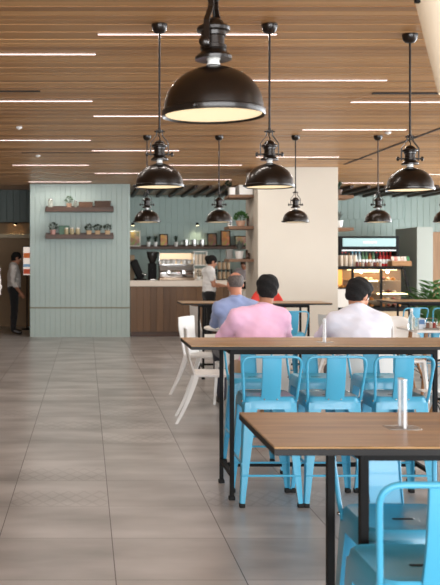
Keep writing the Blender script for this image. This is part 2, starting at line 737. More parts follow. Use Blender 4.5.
# ------------------------------------------------------------------ pendant lamps
def make_pendant(label):
    """origin at the rim level, ceiling 1.05 m above"""
    r = thing('pendant_lamp', label, 'hanging lamp')
    R = 0.153
    out = [(R + .004, 0), (R + .006, .004), (R + .006, .018), (R, .022)]
    for k in range(1, 13):
        a = math.radians(90 * k / 13)
        out.append((max(R * math.cos(a) ** 0.95, .03), .022 + .131 * math.sin(a)))
    out += [(0.024, .154), (0.022, .157)]
    inner = [(x - .004 if i > 2 else x - .009, z - .003) for i, (x, z) in enumerate(out) if i not in (0, 1)]
    d = MB()
    prof = out + list(reversed(inner))
    seg = 40
    rings = [[Vector((max(p, .001) * math.cos(2 * math.pi * k / seg), max(p, .001) * math.sin(2 * math.pi * k / seg), z)) for k in range(seg)] for p, z in prof]
    d.loft(rings, cap=False, loop=True)
    dome = d.build('dome', BRONZE, r)
    for sx in (-1, 1):
        MB().lathe([(0.007, 0), (0.007, .012), (0, .014)], c=(0, 0, 0), seg=10, M=Matrix.Translation((sx * (R + .005), 0, .011)) @ Matrix.Rotation(sx * math.pi / 2, 4, 'Y')).build('screw', BRONZE, dome)
    MB().lathe([(0, .006), (R - .006, .006), (R - .006, .010), (0, .012)], seg=40).build('diffuser', GLOWCREAM, r)
    MB().lathe([(.021, .153), (.021, .163), (.018, .165), (.018, .172), (.021, .174), (.021, .184)], seg=20).build('collar', CERAM, r)
    MB().lathe([(.03, 0.178), (.056, 0.174), (.057, 0.182), (.05, 0.190), (.040, 0.196), (.036, 0.204), (.041, 0.207), (.041, 0.217), (.034, 0.220),
                (.034, 0.244), (.039, 0.247), (.040, 0.258), (.050, 0.262), (.052, 0.270), (.048, 0.276), (.036, 0.280), (.030, 0.292), (.018, 0.300), (.010, 0.304)], seg=28).build('socket_housing', BRONZE, r)
    for sx in (-1, 1):
        p = MB().lathe([(.006, 0), (.006, .045), (.015, .046), (.015, .056), (.009, .060), (0, .061)], seg=14,
                       M=Matrix.Translation((sx * .03, 0, .214)) @ Matrix.Rotation(sx * math.pi / 2, 4, 'Y')).build('pivot_pin', BRONZE, r)
        prof_ = [(.058, .200), (.058, .285), (.020, .335), (.018, .372)]
        rings = []
        for (x, z) in prof_:
            rings.append([Vector((sx * (x - .0025), -.009, z)), Vector((sx * (x + .0025), -.009, z)), Vector((sx * (x + .0025), .009, z)), Vector((sx * (x - .0025), .009, z))])
        MB().loft(rings).build('yoke_arm', BRONZE, r, smooth=False)
    MB().tube([(0, 0, .300), (.004, 0, .315), (-.004, 0, .335), (0, 0, .365)], .004, 8).build('cable', RUBBER, r)
    c = MB().lathe([(.009, .352), (.018, .356), (.018, .366), (.010, .372), (.010, .382)], seg=16)
    c.tube([(-.034, 0, .361), (.034, 0, .361)], .005, 8)
    c.build('rod_joint', BRONZE, r)
    MB().lathe([(.0075, .38), (.0075, 1.03)], seg=12).build('rod', BRONZE, r)
    MB().lathe([(.010, .99), (.030, .995), (.045, 1.012), (.050, 1.03), (.052, 1.038), (.052, 1.05)], seg=24).build('canopy', BRONZE, r)
    return r


pend = Proto(make_pendant)
RIM = 1.95
LAMPS = [
    (.392, 2.77, 62, 'big near dome lamp, dark bronze, glowing underside in full view'),
    (px(159.5, 5.8), 5.8, 5, 'dark bronze dome lamp of the middle row, hanging before the coffee bar'),
    (px(269.5, 5.8), 5.8, 0, 'dark bronze dome lamp of the middle row, overlapping the cream column edge'),
    (px(410, 6.05), 6.05, 0, 'dark bronze dome lamp of the middle row, hanging over the man in white'),
    (px(147, 10.9), 10.9, 0, 'small far dome lamp partly behind the lamp before the coffee bar'),
    (px(219, 10.9), 10.9, 0, 'small far dome lamp hanging above the barista'),
    (px(295.5, 10.9), 10.9, 0, 'small far dome lamp in front of the cream column'),
    (px(378, 10.9), 10.9, 0, 'small far dome lamp above the drinks fridge'),
    (px(447, 10.9), 10.9, 0, 'far dome lamp of which only the rim shows at the frame edge'),
]
for X, D, a, lab in LAMPS:
    rz = 1.918 if D < 3 else RIM
    pend(lab, (X, D, rz), math.radians(a), 'bronze dome pendant lamps')
    lamp_light('pendant_bulb_light', (X, D, rz - 0.02), 2.2, (1.0, .83, .6), .1, spot=150)

# pale tapered shade cut by the top corner
r = thing('cone_lamp', 'cream tapered shade at the top corner, hanging nearer than all lamps', 'hanging lamp', (1.15, 2.7, 0))
tz = 2.27
sh = MB()
prof = [(0.085, tz - .29), (0.088, tz - .288), (0.152, tz - .01), (0.152, tz), (0.147, tz), (0.083, tz - .284)]
rings = [[Vector((p * math.cos(2 * math.pi * k / 36), p * math.sin(2 * math.pi * k / 36), z)) for k in range(36)] for p, z in prof]
sh.loft(rings, cap=False, loop=True)
shade = sh.build('shade', mat('cream_fabric', (236, 222, 200), 0.7, emit=((255, 226, 186), .12)), r)
MB().lathe([(0, -.012), (.01, -.010), (.012, .008), (0, .012)], c=(-.155, 0, tz - .012), seg=12).build('clip', BLACK, shade)
MB().tube([(0, 0, tz - .1), (0, 0, CEIL - .02)], .006).build('cord', BLACK, r)
MB().tube([(-.15, 0, tz - .005), (.15, 0, tz - .005)], .004).build('spider', BLACK, r)
MB().sphere((0, 0, tz - .12), .03).build('bulb', GLOWCREAM, r)
MB().lathe([(.05, CEIL - .03), (.05, CEIL)], seg=20).build('canopy', BLACK, r)


# ------------------------------------------------------------------ tables and stools
TH = 0.96


def make_bar_table(label, L=1.78, W=0.61, lx=.628, ly=.215):
    """origin on the floor under its centre"""
    r = thing('bar_table', label, 'table')
    t = MB().box(-L / 2, L / 2, -W / 2, W / 2, TH - .006, TH, 0.0015).build('tabletop', TOP, r, smooth=False)
    MB().box(-L / 2, L / 2, -W / 2, W / 2, TH - .025, TH - .0062, 0.001).build('edge_band', EDGE, t, smooth=False)
    ap = MB()
    for s in (-1, 1):
        ap.box(-lx, lx, s * ly - .014, s * ly + .014, TH - .060, TH - .025)
        ap.box(s * lx - .014, s * lx + .014, -ly, ly, TH - .060, TH - .025)
    ap.build('apron_frame', BLACK, r, smooth=False)
    for sx in (-1, 1):
        for sy in (-1, 1):
            g = MB().box(sx * lx - .0125, sx * lx + .0125, sy * ly - .0125, sy * ly + .0125, 0.02, TH - .03, .002).build('leg', BLACK, r, smooth=False)
            MB().box(sx * lx - .019, sx * lx + .019, sy * ly - .019, sy * ly + .019, 0, 0.022, .002).build('foot_cap', RUBBER, g, smooth=False)
    for s in (-1, 1):
        MB().box(s * lx - .0125, s * lx + .0125, -ly + .015, ly - .015, .14, .165, .002).build('side_rail', BLACK, r, smooth=False)
    MB().box(-lx + .0125, lx - .0125, .065, .09, .14, .165, .002).build('long_rail', BLACK, r, smooth=False)
    return r


btab = Proto(make_bar_table)
t1 = make_bar_table('bar table nearest the viewer, brown top with acrylic stand, black frame', W=.573, ly=.176, lx=.61)
t1.location = (1.410, 2.770, 0)
t1['group'] = 'tall brown bar tables'
btab('bar table in the middle, directly behind the row of three blue stools', (1.53, 5.78, 0), 0, 'tall brown bar tables')
btab('far bar table between the seated man in pink and the cream column', (2.13, 11.5, 0), 0, 'tall brown bar tables', (1.05, 1, 1))
btab('far bar table in front of the palm and the food display', (4.86, 12.0, 0), 0, 'tall brown bar tables')


def make_stool(label):
    """Facing +y, back at -y."""
    r = thing('bar_stool', label, 'stool')
    s = MB()
    rings = [rrect(.155, .155, .045, .600), rrect(.160, .160, .045, .585), rrect(.163, .163, .045, .585), rrect(.160, .160, .045, .625),
             rrect(.155, .155, .045, .652), rrect(.147, .147, .043, .660), rrect(.135, .135, .04, .656), rrect(.05, .05, .03, .650)]
    s.loft(rings, cap=False)
    s.bm.verts.ensure_lookup_table()
    n = len(rings[0])
    s.bm.faces.new(s.bm.verts[-n:])
    seat = s.build('seat', BLUE, r)
    MB().loft([rrect(.034, .008, .0079, .6506), rrect(.034, .008, .0079, .6512)]).build('handle_slot', RUBBER, seat)
    for sx in (-1, 1):
        for sy in (-1, 1):
            def L(t):
                z = .625 + (.025 - .625) * t
                o = .158 + (.190 - .158) * t
                wd = .085 + (.030 - .085) * t ** .8
                c = .012
                th = .004
                pts = [(o - wd, o), (o - c, o), (o - c * .3, o - c * .3), (o, o - c), (o, o - wd), (o - th, o - wd), (o - th, o - c - .002), (o - c, o - th - .002), (o - c - .002, o - th), (o - wd, o - th)]
                return [Vector((sx * a, sy * b_, z)) for a, b_ in pts]
            g = MB().loft([L(k / 8) for k in range(9)]).build('leg', BLUE, r)
            MB().box(sx * .175 - .017, sx * .175 + .017, sy * .175 - .017, sy * .175 + .017, 0, .027, .004).build('foot', RUBBER, g)

    def o_at(z):
        return .158 + (.190 - .158) * (.625 - z) / .6
    for sy in (-1, 1):
        o = o_at(.19) - .004
        MB().tube([(-o, sy * o, .19), (o, sy * o, .19)], .007, 8).build('foot_rail', BLUE, r)
        o = o_at(.26) - .004
        MB().tube([(sy * o, -o, .26), (sy * o, o, .26)], .007, 8).build('foot_rail', BLUE, r)
    # back hoop
    pts = [(-.158, -.115, .615), (-.160, -.150, .66), (-.180, -.206, .905), (.180, -.206, .905), (.160, -.150, .66), (.158, -.115, .615)]
    hoop = MB().tube(arc_path(pts, .055, 7), .0085, 10).build('back_frame', BLUE, r)
    for sx in (-1, 1):
        MB().sphere((sx * .167, -.13, .632), .007, 8).build('bolt', STEEL, hoop)
    rings = []
    for k in range(9):
        t = k / 8
        z = .632 + (.897 - .632) * t
        yy = -.152 - .05 * t - .010 * math.sin(math.pi * t)
        h = .057
        rings.append([Vector((-h, yy + .012, z)), Vector((-h, yy, z)), Vector((-h + .006, yy - .003, z)), Vector((h - .006, yy - .003, z)), Vector((h, yy, z)), Vector((h, yy + .012, z)),
                      Vector((h - .003, yy + .012, z)), Vector((h - .005, yy + .001, z)), Vector((-h + .005, yy + .001, z)), Vector((-h + .003, yy + .012, z))])
    pn = MB().loft(rings).build('back_panel', BLUE, r, ang=50)
    for sx in (-1, 1):
        MB().sphere((sx * .038, -.1575, .645), .006, 8).build('bolt', STEEL, pn)
    return r


stool = Proto(make_stool)
G = 'blue metal bar stools'
stool('blue metal stool nearest the viewer, its back hoop cut by the frame corner', (.885, 2.37, 0), 0, G, (1, 1, 1.032))
stool('blue metal stool under the near table, facing the viewer, back panel seen below the top', (1.01, 2.87, 0), math.pi, G)
for i, X in enumerate((1.11, 1.495, 1.90)):
    stool(('blue stool with its back to us at the middle table, beside the corner legs',
           'blue stool with its back to us at the middle table, second of three',
           'blue stool with its back to us behind the acrylic stand on the near table')[i], (X, 5.565, 0), 0, G)
for i, X in enumerate((1.19, 1.64, 2.09)):
    stool(('blue metal stool facing us across the middle table, in front of the man in pink',
           'blue metal stool facing us across the middle table, between the two seated men',
           'blue metal stool facing us across the middle table, in front of the man in white')[i], (X, 6.42, 0), math.pi, G)
stool('blue stool at the far bar table beside the man in pink, before the column', (2.34, 10.45, 0), 0.15, G)
stool('blue stool at the far bar table by the food display, behind the glasses', (3.98, 11.2, 0), 0.3, G)
stool('blue metal stool at the far bar table below the palm', (4.42, 11.2, 0), 0, G)
# ------------------------------------------------------------------ acrylic table stands


def make_stand(label):
    r = thing('menu_stand', label, 'menu stand')
    MB().box(-.05, .05, -.035, .035, 0, .003, .001).build('base', GLASS, r, smooth=False)
    p = MB()
    p.box(-.007, -.003, -.024, .024, .003, .150, .001)
    p.box(.003, .007, -.024, .024, .003, .150, .001)
    e = MB()
    e.box(-.003, .003, -.024, -.0215, .003, .150)
    e.box(-.003, .003, .0215, .024, .003, .150)
    e.box(-.007, .007, -.024, .024, .150, .152)
    e.build('edge', mat('bright_acrylic_edge', (236, 241, 245), .2, alpha=.85), r, smooth=False)
    p.build('plate', mat('frosted_acrylic', (238, 242, 245), .2, alpha=.22), r, smooth=False)
    return r


stand = Proto(make_stand)
stand('clear acrylic menu stand on the near bar table', (.972, 2.765, TH), 0, 'acrylic menu stands')
stand('clear acrylic menu stand on the middle bar table', (1.515, 5.72, TH), 0, 'acrylic menu stands')


# ------------------------------------------------------------------ white moulded chairs
def make_chair(label):
    r = thing('dining_chair', label, 'chair')
    rings = []
    for z, h in ((.425, .205), (.432, .212), (.446, .212), (.452, .205), (.447, .17)):
        rings.append([p + Vector((0, .01, 0)) for p in rrect(h, h * .98, .05, z)])
    s = MB().loft(rings)
    seat = s.build('seat', WHITEP, r)
    rings = []
    for k in range(11):
        t = k / 10
        z = .43 + .43 * t
        yy = -.185 - .075 * t - .02 * math.sin(t * math.pi)
        h = .205 - .02 * math.sin(math.pi * min(t * 1.3, 1)) if t < .85 else .2
        cur = .022
        row = []
        for s_ in range(9):
            x = -h + 2 * h * s_ / 8
            row.append(Vector((x, yy - cur * (1 - (x / h) ** 2), z)))
        back = [Vector((p.x, p.y - .009, p.z)) for p in reversed(row)]
        rings.append(row + back)
    MB().loft(rings).build('backrest', WHITEP, r)
    for sx in (-1, 1):
        MB().loft([[Vector((sx * (.185 + .03 * t) + a * (.020 - .008 * t), -.175 - .12 * t - .065 * t * t + b_ * (.024 - .011 * t), .445 - .445 * t)) for a, b_ in ((-1, -1), (1, -1), (1, 1), (-1, 1))] for t in [k / 6 for k in range(7)]]).build('leg', WHITEP, r)
        MB().loft([[Vector((sx * (.185 + .02 * t) + a * (.018 - .007 * t), .19 + .05 * t + b_ * (.022 - .010 * t), .44 - .44 * t)) for a, b_ in ((-1, -1), (1, -1), (1, 1), (-1, 1))] for t in [k / 6 for k in range(7)]]).build('leg', WHITEP, r)
    return r


chair = Proto(make_chair)
G = 'white moulded chairs'
chair('white chair nearest the aisle, half behind the middle table corner', (1.198, 8.353, 0), math.radians(-95), G)
chair('white chair on the aisle, second from the middle table, back showing whole', (1.35, 9.96, 0), math.radians(-122), G)
chair('white chair on the aisle farthest from us, beyond the other two', (1.76, 12.5, 0), math.radians(-78), G)
chair('white chair under the man in the pink shirt', (1.45, 7.44, 0), 0, G)
chair('white chair under the man in the white shirt', (2.19, 7.16, 0), math.radians(-4), G)
chair('white chair under the balding man in blue', (1.53, 9.05, 0), 0, G)
chair('empty white chair beside the white shirt, nearer of two', (3.26, 9.45, 0), math.radians(-62), G)
chair('empty white chair beside the white shirt, farther of two', (3.05, 10.5, 0), math.radians(-60), G)


def make_low_table(label, L=1.2, W=.7, top=WHITEP, leg=DOWEL):
    r = thing('dining_table', label, 'table')
    MB().box(-L / 2, L / 2, -W / 2, W / 2, .725, .75, .006).build('tabletop', top, r)
    for sx in (-1, 1):
        for sy in (-1, 1):
            MB().tube([(sx * (L / 2 - .12), sy * (W / 2 - .1), .726), (sx * (L / 2 - .06), sy * (W / 2 - .05), 0)], [.021, .014], 12).build('leg', leg, r)
    return r


lowt = Proto(make_low_table)
lowt('low white dining table before the man in pink and the man in white', (2.14, 8.32, 0), 0, 'low white tables', (1.2, 1.1, 1))
r = thing('dining_table', 'round white pedestal table before the balding man in blue', 'table', (1.78, 9.9, 0))
MB().lathe([(.46, .725), (.48, .735), (.48, .748), (.475, .752), (0, .752)], seg=48).build('tabletop', WHITEP, r)
MB().lathe([(.03, .01), (.03, .70), (.08, .725)], seg=20).build('column', STEEL, r)
MB().lathe([(.11, 0), (.11, .012), (.04, .03), (0, .03)], seg=32).build('base', STEEL, r)
lowt('low pale dining table with glasses and condiments on it', (4.12, 9.75, 0), 0, 'low white tables', (1.08, .9, 1))


# moulded shell chairs on wooden legs
def make_shell(label, shell=WHITEP):
    r = thing('shell_chair', label, 'chair')
    nu, nv = 14, 16
    grid = []
    for i in range(nv + 1):
        t = i / nv
        row = []
        for k in range(nu + 1):
            s_ = -1 + 2 * k / nu
            if t < .5:
                q = t / .5
                yy = .22 - .40 * q
                z = .445 - .025 * math.sin(q * math.pi) + .05 * s_ * s_ * (0.3 + q)
                hw = .20 + .035 * math.sin(q * math.pi / 2)
            else:
                q = (t - .5) / .5
                yy = -.18 - .07 * q - .03 * math.sin(q * 1.5) + .11 * s_ * s_ * (1 - q * .7)
                z = .445 + .39 * q + .065 * s_ * s_ * (1 - q) - .09 * q * q * s_ ** 4
                hw = .235 * (1 - .22 * q * q)
            row.append(Vector((hw * s_, yy, z)))
        grid.append(row)
    b_ = MB()
    b_.loft(grid, cap=False, close=False)
    r_o = b_.build('seat_shell', shell, r)
    so = r_o.modifiers.new('thickness', 'SOLIDIFY')
    so.thickness = .008
    for sx in (-1, 1):
        for sy in (-1, 1):
            MB().tube([(sx * .10, sy * .10, .405), (sx * .215, sy * .215, 0)], [.017, .011], 10).build('leg', DOWEL, r)
    b_ = MB()
    for sx in (-1, 1):
        for q in (-1, 1):
            b_.tube([(sx * .11, q * .11, .39), (sx * .155, -q * .155, .21)], .0045, 6)
            b_.tube([(q * .11, sx * .11, .39), (-q * .155, sx * .155, .21)], .0045, 6)
        b_.box(sx * .1 - .02, sx * .1 + .02, -.13, .13, .398, .408)
    b_.build('wire_brace', BLACK, r)
    return r


shell = Proto(make_shell)
shell('white shell chair with wooden legs behind the third blue stool', (3.62, 10.28, 0), math.pi, 'white shell chairs')
shell('white shell chair with wooden legs just beyond the middle table leg', (2.86, 6.95, 0), math.radians(10), 'white shell chairs')
shell('white shell chair under the person in navy', (4.12, 9.02, 0), 0, 'white shell chairs')
rs = make_shell('red shell chair peeping out behind the head of the man in pink', REDP)
rs.location = (px(270, 12.35), 12.35, 0.0)
rs.rotation_euler = (0, 0, math.pi)
rs.scale = (1.12, 1.0, 1.30)


# ------------------------------------------------------------------ people
class SDF:
    def __init__(self):
        self.p = []

    def cap(self, a, b, r1, r2, k=.03, tag_=''):
        self.p.append(('c', np.array(a, float), np.array(b, float), r1, r2, k, tag_))

    def ell(self, c, r, k=.03, R=None, tag_=''):
        self.p.append(('e', np.array(c, float), np.array(r, float), None if R is None else np.array(R, float), None, k, tag_))

    def only(self, tags):
        s = SDF()
        s.p = [q for q in self.p if q[6] in tags]
        return s

    def mesh(self, vox=.008, off=0.0, cuts=(), fold=None, minus=()):
        import openvdb
        lo = np.full(3, 1e9)
        hi = -lo
        for q in self.p:
            if q[0] == 'c':
                r = max(q[3], q[4])
                lo = np.minimum(lo, np.minimum(q[1], q[2]) - r)
                hi = np.maximum(hi, np.maximum(q[1], q[2]) + r)
            else:
                r = q[2].max()
                lo = np.minimum(lo, q[1] - r)
                hi = np.maximum(hi, q[1] + r)
        pad = off + 3 * vox
        lo, hi = lo - pad, hi + pad
        n = np.ceil((hi - lo) / vox).astype(int) + 1
        ax = [lo[i] + vox * np.arange(n[i]) for i in range(3)]
        D = np.full(n, 0.2, np.float32)
        for q in self.p:
            k = q[5]
            if q[0] == 'c':
                r = max(q[3], q[4])
                a, b = np.minimum(q[1], q[2]) - r, np.maximum(q[1], q[2]) + r
            else:
                r = q[2].max()
                a, b = q[1] - r, q[1] + r
            m = k + off + 3 * vox
            i0 = np.maximum(0, np.floor((a - m - lo) / vox).astype(int))
            i1 = np.minimum(n, np.ceil((b + m - lo) / vox).astype(int) + 1)
            X, Y, Z = np.meshgrid(ax[0][i0[0]:i1[0]], ax[1][i0[1]:i1[1]], ax[2][i0[2]:i1[2]], indexing='ij', sparse=True)
            if q[0] == 'c':
                A, B = q[1], q[2]
                ab = B - A
                L2 = max(float(ab @ ab), 1e-9)
                t = np.clip(((X - A[0]) * ab[0] + (Y - A[1]) * ab[1] + (Z - A[2]) * ab[2]) / L2, 0, 1)
                d = np.sqrt((X - A[0] - t * ab[0]) ** 2 + (Y - A[1] - t * ab[1]) ** 2 + (Z - A[2] - t * ab[2]) ** 2) - (q[3] + (q[4] - q[3]) * t)
            else:
                d = self._ell(X, Y, Z, q)
            S = D[i0[0]:i1[0], i0[1]:i1[1], i0[2]:i1[2]]
            h = np.clip(.5 + .5 * (S - d) / k, 0, 1)
            D[i0[0]:i1[0], i0[1]:i1[1], i0[2]:i1[2]] = S * (1 - h) + d * h - k * h * (1 - h)
        D -= off
        X, Y, Z = np.meshgrid(*ax, indexing='ij', sparse=True)
        if fold:
            D = D + fold(X, Y, Z)
        for p0, nn in cuts:          # keep the side the normal points away from
            D = np.maximum(D, (X - p0[0]) * nn[0] + (Y - p0[1]) * nn[1] + (Z - p0[2]) * nn[2])
        for q in minus:
            D = np.maximum(D, -self._ell(X, Y, Z, q))
        g = openvdb.FloatGrid(0.2)
        g.copyFromArray(np.ascontiguousarray(D.astype(np.float32)))
        pts, quads = g.convertToQuads(0.0)
        pts = np.asarray(pts, float) * vox + lo
        quads = np.asarray(quads)
        return pts, quads

    @staticmethod
    def _ell(X, Y, Z, q):
        c, r, R = q[1], q[2], q[3]
        x, y, z = X - c[0], Y - c[1], Z - c[2]
        if R is not None:
            x, y, z = R[0][0] * x + R[1][0] * y + R[2][0] * z, R[0][1] * x + R[1][1] * y + R[2][1] * z, R[0][2] * x + R[1][2] * y + R[2][2] * z
        k0 = np.sqrt((x / r[0]) ** 2 + (y / r[1]) ** 2 + (z / r[2]) ** 2)
        k1 = np.sqrt((x / r[0] ** 2) ** 2 + (y / r[1] ** 2) ** 2 + (z / r[2] ** 2) ** 2)
        return k0 * (k0 - 1) / np.maximum(k1, 1e-6)


def mesh_obj(name, pq, m, parent):
    pts, quads = pq
    me = bpy.data.meshes.new(name)
    me.vertices.add(len(pts))
    me.vertices.foreach_set('co', pts.astype(np.float32).ravel())
    nq = len(quads)
    me.loops.add(nq * 4)
    me.polygons.add(nq)
    a, b, c, d = (pts[quads[:, i]] for i in range(4))
    vol = np.einsum('ij,ij->i', a, np.cross(b, c)).sum() + np.einsum('ij,ij->i', a, np.cross(c, d)).sum()
    q = quads if vol > 0 else quads[:, ::-1]
    me.loops.foreach_set('vertex_index', q.astype(np.int32).ravel())
    me.polygons.foreach_set('loop_start', np.arange(0, nq * 4, 4, dtype=np.int32))
    me.update(calc_edges=True)
    me.validate()
    me.shade_smooth()
    me.materials.append(m)
    o = bpy.data.objects.new(name, me)
    COL.objects.link(o)
    o.parent = parent
    return o


def v3(*a):
    return np.array(a, float)


def add_hand(s, wrist, elbow, palm_n, side, curl=.5):
    d = wrist - elbow
    d = d / np.linalg.norm(d)
    nrm = np.array(palm_n, float)
    nrm = nrm - d * (nrm @ d)
    nrm /= np.linalg.norm(nrm)
    lat = np.cross(d, nrm)
    R = np.stack([lat, d, nrm], axis=1)
    s.ell(wrist + d * .045, (.040, .055, .016), .012, R, 'hand')
    thumb = lat * (1 if side > 0 else -1)
    for i, ln in enumerate((.068, .078, .072, .056)):
        off = (.030 - .020 * i)
        b = wrist + d * .088 + thumb * off
        c1 = .35 * curl
        m = b + (d * math.cos(c1) + nrm * math.sin(c1)) * ln * .5
        c2 = 1.3 * curl
        e = m + (d * math.cos(c2) + nrm * math.sin(c2)) * ln * .5
        s.cap(b - d * .02, m, .0092, .0085, .005, 'hand')
        s.cap(m, e, .0085, .0070, .003, 'hand')
    tb = wrist + d * .028 + thumb * .028
    tm = tb + (d * .6 + thumb * .7 + nrm * .3) * .04
    te = tm + (d * .95 + thumb * .15 + nrm * .25) * .032
    s.cap(tb, tm, .012, .010, .008, 'hand')
    s.cap(tm, te, .010, .008, .004, 'hand')


def person(label, loc, rz, J, shirt, trousers, skin, hair, style='short', sleeves='long', head_rot=(0, 0, 0), scale=1.0, vox=.008, group=None,
           shoe=None, build=1.0, folds=True, cuts_waist=True):
    r = thing('person', label, 'person', loc, rz, group)
    r.scale = (scale,) * 3
    s = SDF()
    P, C, N, H = (v3(*J[k]) for k in ('pelvis', 'chest', 'neck', 'head'))
    b = build
    # torso
    s.ell(P, (.165 * b, .120 * b, .115), .06, tag_='hips')
    s.ell((P + C) / 2 + v3(0, .005, 0), (.150 * b, .112 * b, .19), .07, tag_='torso')
    ax = (N - P) / np.linalg.norm(N - P)
    yv = np.cross(ax, v3(1, 0, 0))
    yv = yv / np.linalg.norm(yv)
    Rt = np.stack([v3(1, 0, 0), yv, ax], axis=1)
    s.ell(C, (.178 * b, .115 * b, .20), .07, Rt, 'torso')
    for sd in ('L', 'R'):
        sh = v3(*J['sh' + sd])
        el, wr = v3(*J['el' + sd]), v3(*J['wr' + sd])
        s.cap(N + (sh - N) * .12 - v3(0, 0, .02), sh, .058, .064 * b, .06, 'torso')
        s.cap(sh, sh + (el - sh) * .55, .066 * b, .050 * b, .045, 'uparm')
        s.cap(sh + (el - sh) * .5, el, .050 * b, .041, .03, 'uparm2')
        s.cap(el, el + (wr - el) * .45, .042, .038, .02, 'arm')
        s.cap(el + (wr - el) * .45, wr, .038, .027, .02, 'arm')
        add_hand(s, wr, el, J.get('palm' + sd, (0, 0, -1)), 1 if sd == 'L' else -1, J.get('curl', .5))
        hp, kn, an, to = (v3(*J[k + sd]) for k in ('hip', 'knee', 'ank', 'toe'))
        s.cap(hp, kn, .086 * b, .056, .05, 'leg')
        s.cap(kn, kn + (an - kn) * .4, .055, .050, .02, 'leg')
        s.cap(kn + (an - kn) * .4, an, .050, .034, .02, 'leg')
        s.cap(an - v3(0, 0, .02), to, .036, .026, .02, 'foot' + sd)
    # head
    e = Euler(head_rot, 'XYZ').to_matrix()
    Rh = np.array(e)

    def hl(x, y, z):
        return H + Rh @ v3(x, y, z)
    s.cap(N - v3(0, 0, .04), hl(0, -.012, -.055), .060, .054, .03, 'neck')
    s.ell(hl(0, -.012, .028), (.075, .094, .088), .03, Rh, 'head')
    s.ell(hl(0, .030, -.045), (.056, .062, .068), .03, Rh, 'head')
    s.ell(hl(0, .062, -.088), (.030, .026, .022), .02, Rh, 'head')
    s.cap(hl(0, .086, .012), hl(0, .108, -.026), .008, .0135, .012, 'head')
    s.cap(hl(-.03, .078, .026), hl(.03, .078, .026), .012, .012, .015, 'head')
    for sx in (-1, 1):
        s.ell(hl(sx * .078, -.006, -.006), (.011, .020, .032), .008, Rh, 'head')
        s.ell(hl(sx * .042, .062, -.030), (.022, .02, .022), .02, Rh, 'head')
    body = mesh_obj('body', s.mesh(vox), skin, r)
    for sx in (-1, 1):
        c = Vector(hl(sx * .031, .083, .004))
        ey = MB().sphere(c, .0115, 12).build('eye', mat('eye_white', (228, 224, 218), .3), r)
        MB().sphere(Vector(hl(sx * .031, .0905, .004)), .0055, 8).build('iris', mat('dark_iris', (40, 26, 18), .2), ey)
        MB().tube([Vector(hl(sx * .014, .092, .028)), Vector(hl(sx * .032, .094, .034)), Vector(hl(sx * .050, .078, .029))], [.003, .004, .002], 6).build('eyebrow', hair, r)
    MB().tube([Vector(hl(-.024, .086, -.058)), Vector(hl(-.010, .094, -.055)), Vector(hl(.010, .094, -.055)), Vector(hl(.024, .086, -.058))], [.003, .006, .006, .003], 8).build(
        'lips', mat('lips', (150, 84, 74), .5), r)
    # hair
    hs = SDF()
    hs.ell(hl(0, -.014, .030), (.078, .097, .090), .02, Rh, 'h')
    if style != 'bald':
        hs.ell(hl(0, -.045, -.012), (.066, .060, .068), .03, Rh, 'h')
    if style == 'full':
        hs.ell(hl(0, .03, .075), (.068, .065, .045), .03, Rh, 'h')
        hs.ell(hl(0, -.03, .06), (.080, .085, .068), .03, Rh, 'h')
    if style == 'bun':
        hs.ell(hl(0, -.112, .03), (.045, .04, .045), .02, Rh, 'h')

    def hq(c, rad):
        return ('e', hl(*c), v3(*rad), Rh, None, 0, '')
    minus = [hq((0, .118, -.035), (.085, .068, .094)), hq((.085, .012, -.014), (.03, .028, .042)), hq((-.085, .012, -.014), (.03, .028, .042)), hq((0, .03, -.125), (.12, .14, .075))]
    if style == 'bald':
        minus.append(hq((0, .03, .105), (.082, .135, .095)))
    z_ = Rh @ v3(0, 0, 1)
    low = hl(0, 0, -.094)
    ff = (lambda X, Y, Z: .0022 * np.sin(X * 210 + 3 * np.sin(Z * 90)) * np.sin(Y * 190 + 3 * np.sin(X * 80)) * np.sin(Z * 160) + .003 * np.sin(X * 60 + Z * 75 + Y * 40)) if style in ('full', 'short') else None
    mesh_obj('hair', hs.mesh(.006, .008 if style != 'bald' else .004, cuts=[(low, -z_)], minus=minus, fold=ff), hair, r)
    # clothes
    ar = ['uparm', 'uparm2', 'arm'] if sleeves == 'long' else ['uparm']
    ts = s.only(['torso', 'hips'] + ar)

    def fold(X, Y, Z):
        f = .0038 * np.sin(38 * X + 26 * Z + 2 * np.sin(17 * Z)) * np.sin(21 * Z - 15 * X + 13 * Y)
        return f + .003 * np.sin(75 * Z + 30 * X + 25 * Y) * np.sin(30 * X - 12 * Z)
    waist = P + v3(0, 0, .03)
    sh_o = mesh_obj('shirt', ts.mesh(vox, .013, cuts=[(waist, (0, 0, -1))] if cuts_waist else [], fold=fold if folds else None), shirt, r)
    d = (H - N) / np.linalg.norm(H - N)
    d = d * .6 + v3(0, -.1, .6)
    d = Vector(d / np.linalg.norm(d))
    M = Matrix.Translation(Vector(N) - d * .028) @ d.to_track_quat('Z', 'Y').to_matrix().to_4x4()
    cl = [(.088, -.014), (.090, -.004), (.076, .030), (.072, .052), (.067, .052), (.064, .02)]
    if sleeves == 'long':
        MB().lathe(cl, seg=28, M=M).build('collar', shirt, sh_o)
    tr = s.only(['hips', 'leg'])
    mesh_obj('trousers', tr.mesh(vox, .017, cuts=[(P + v3(0, 0, .07), (0, 0, 1))]), trousers, r)
    for sd in 'LR':
        mesh_obj('shoe', s.only(['foot' + sd]).mesh(vox, .010), shoe or RUBBER, r)
    return r


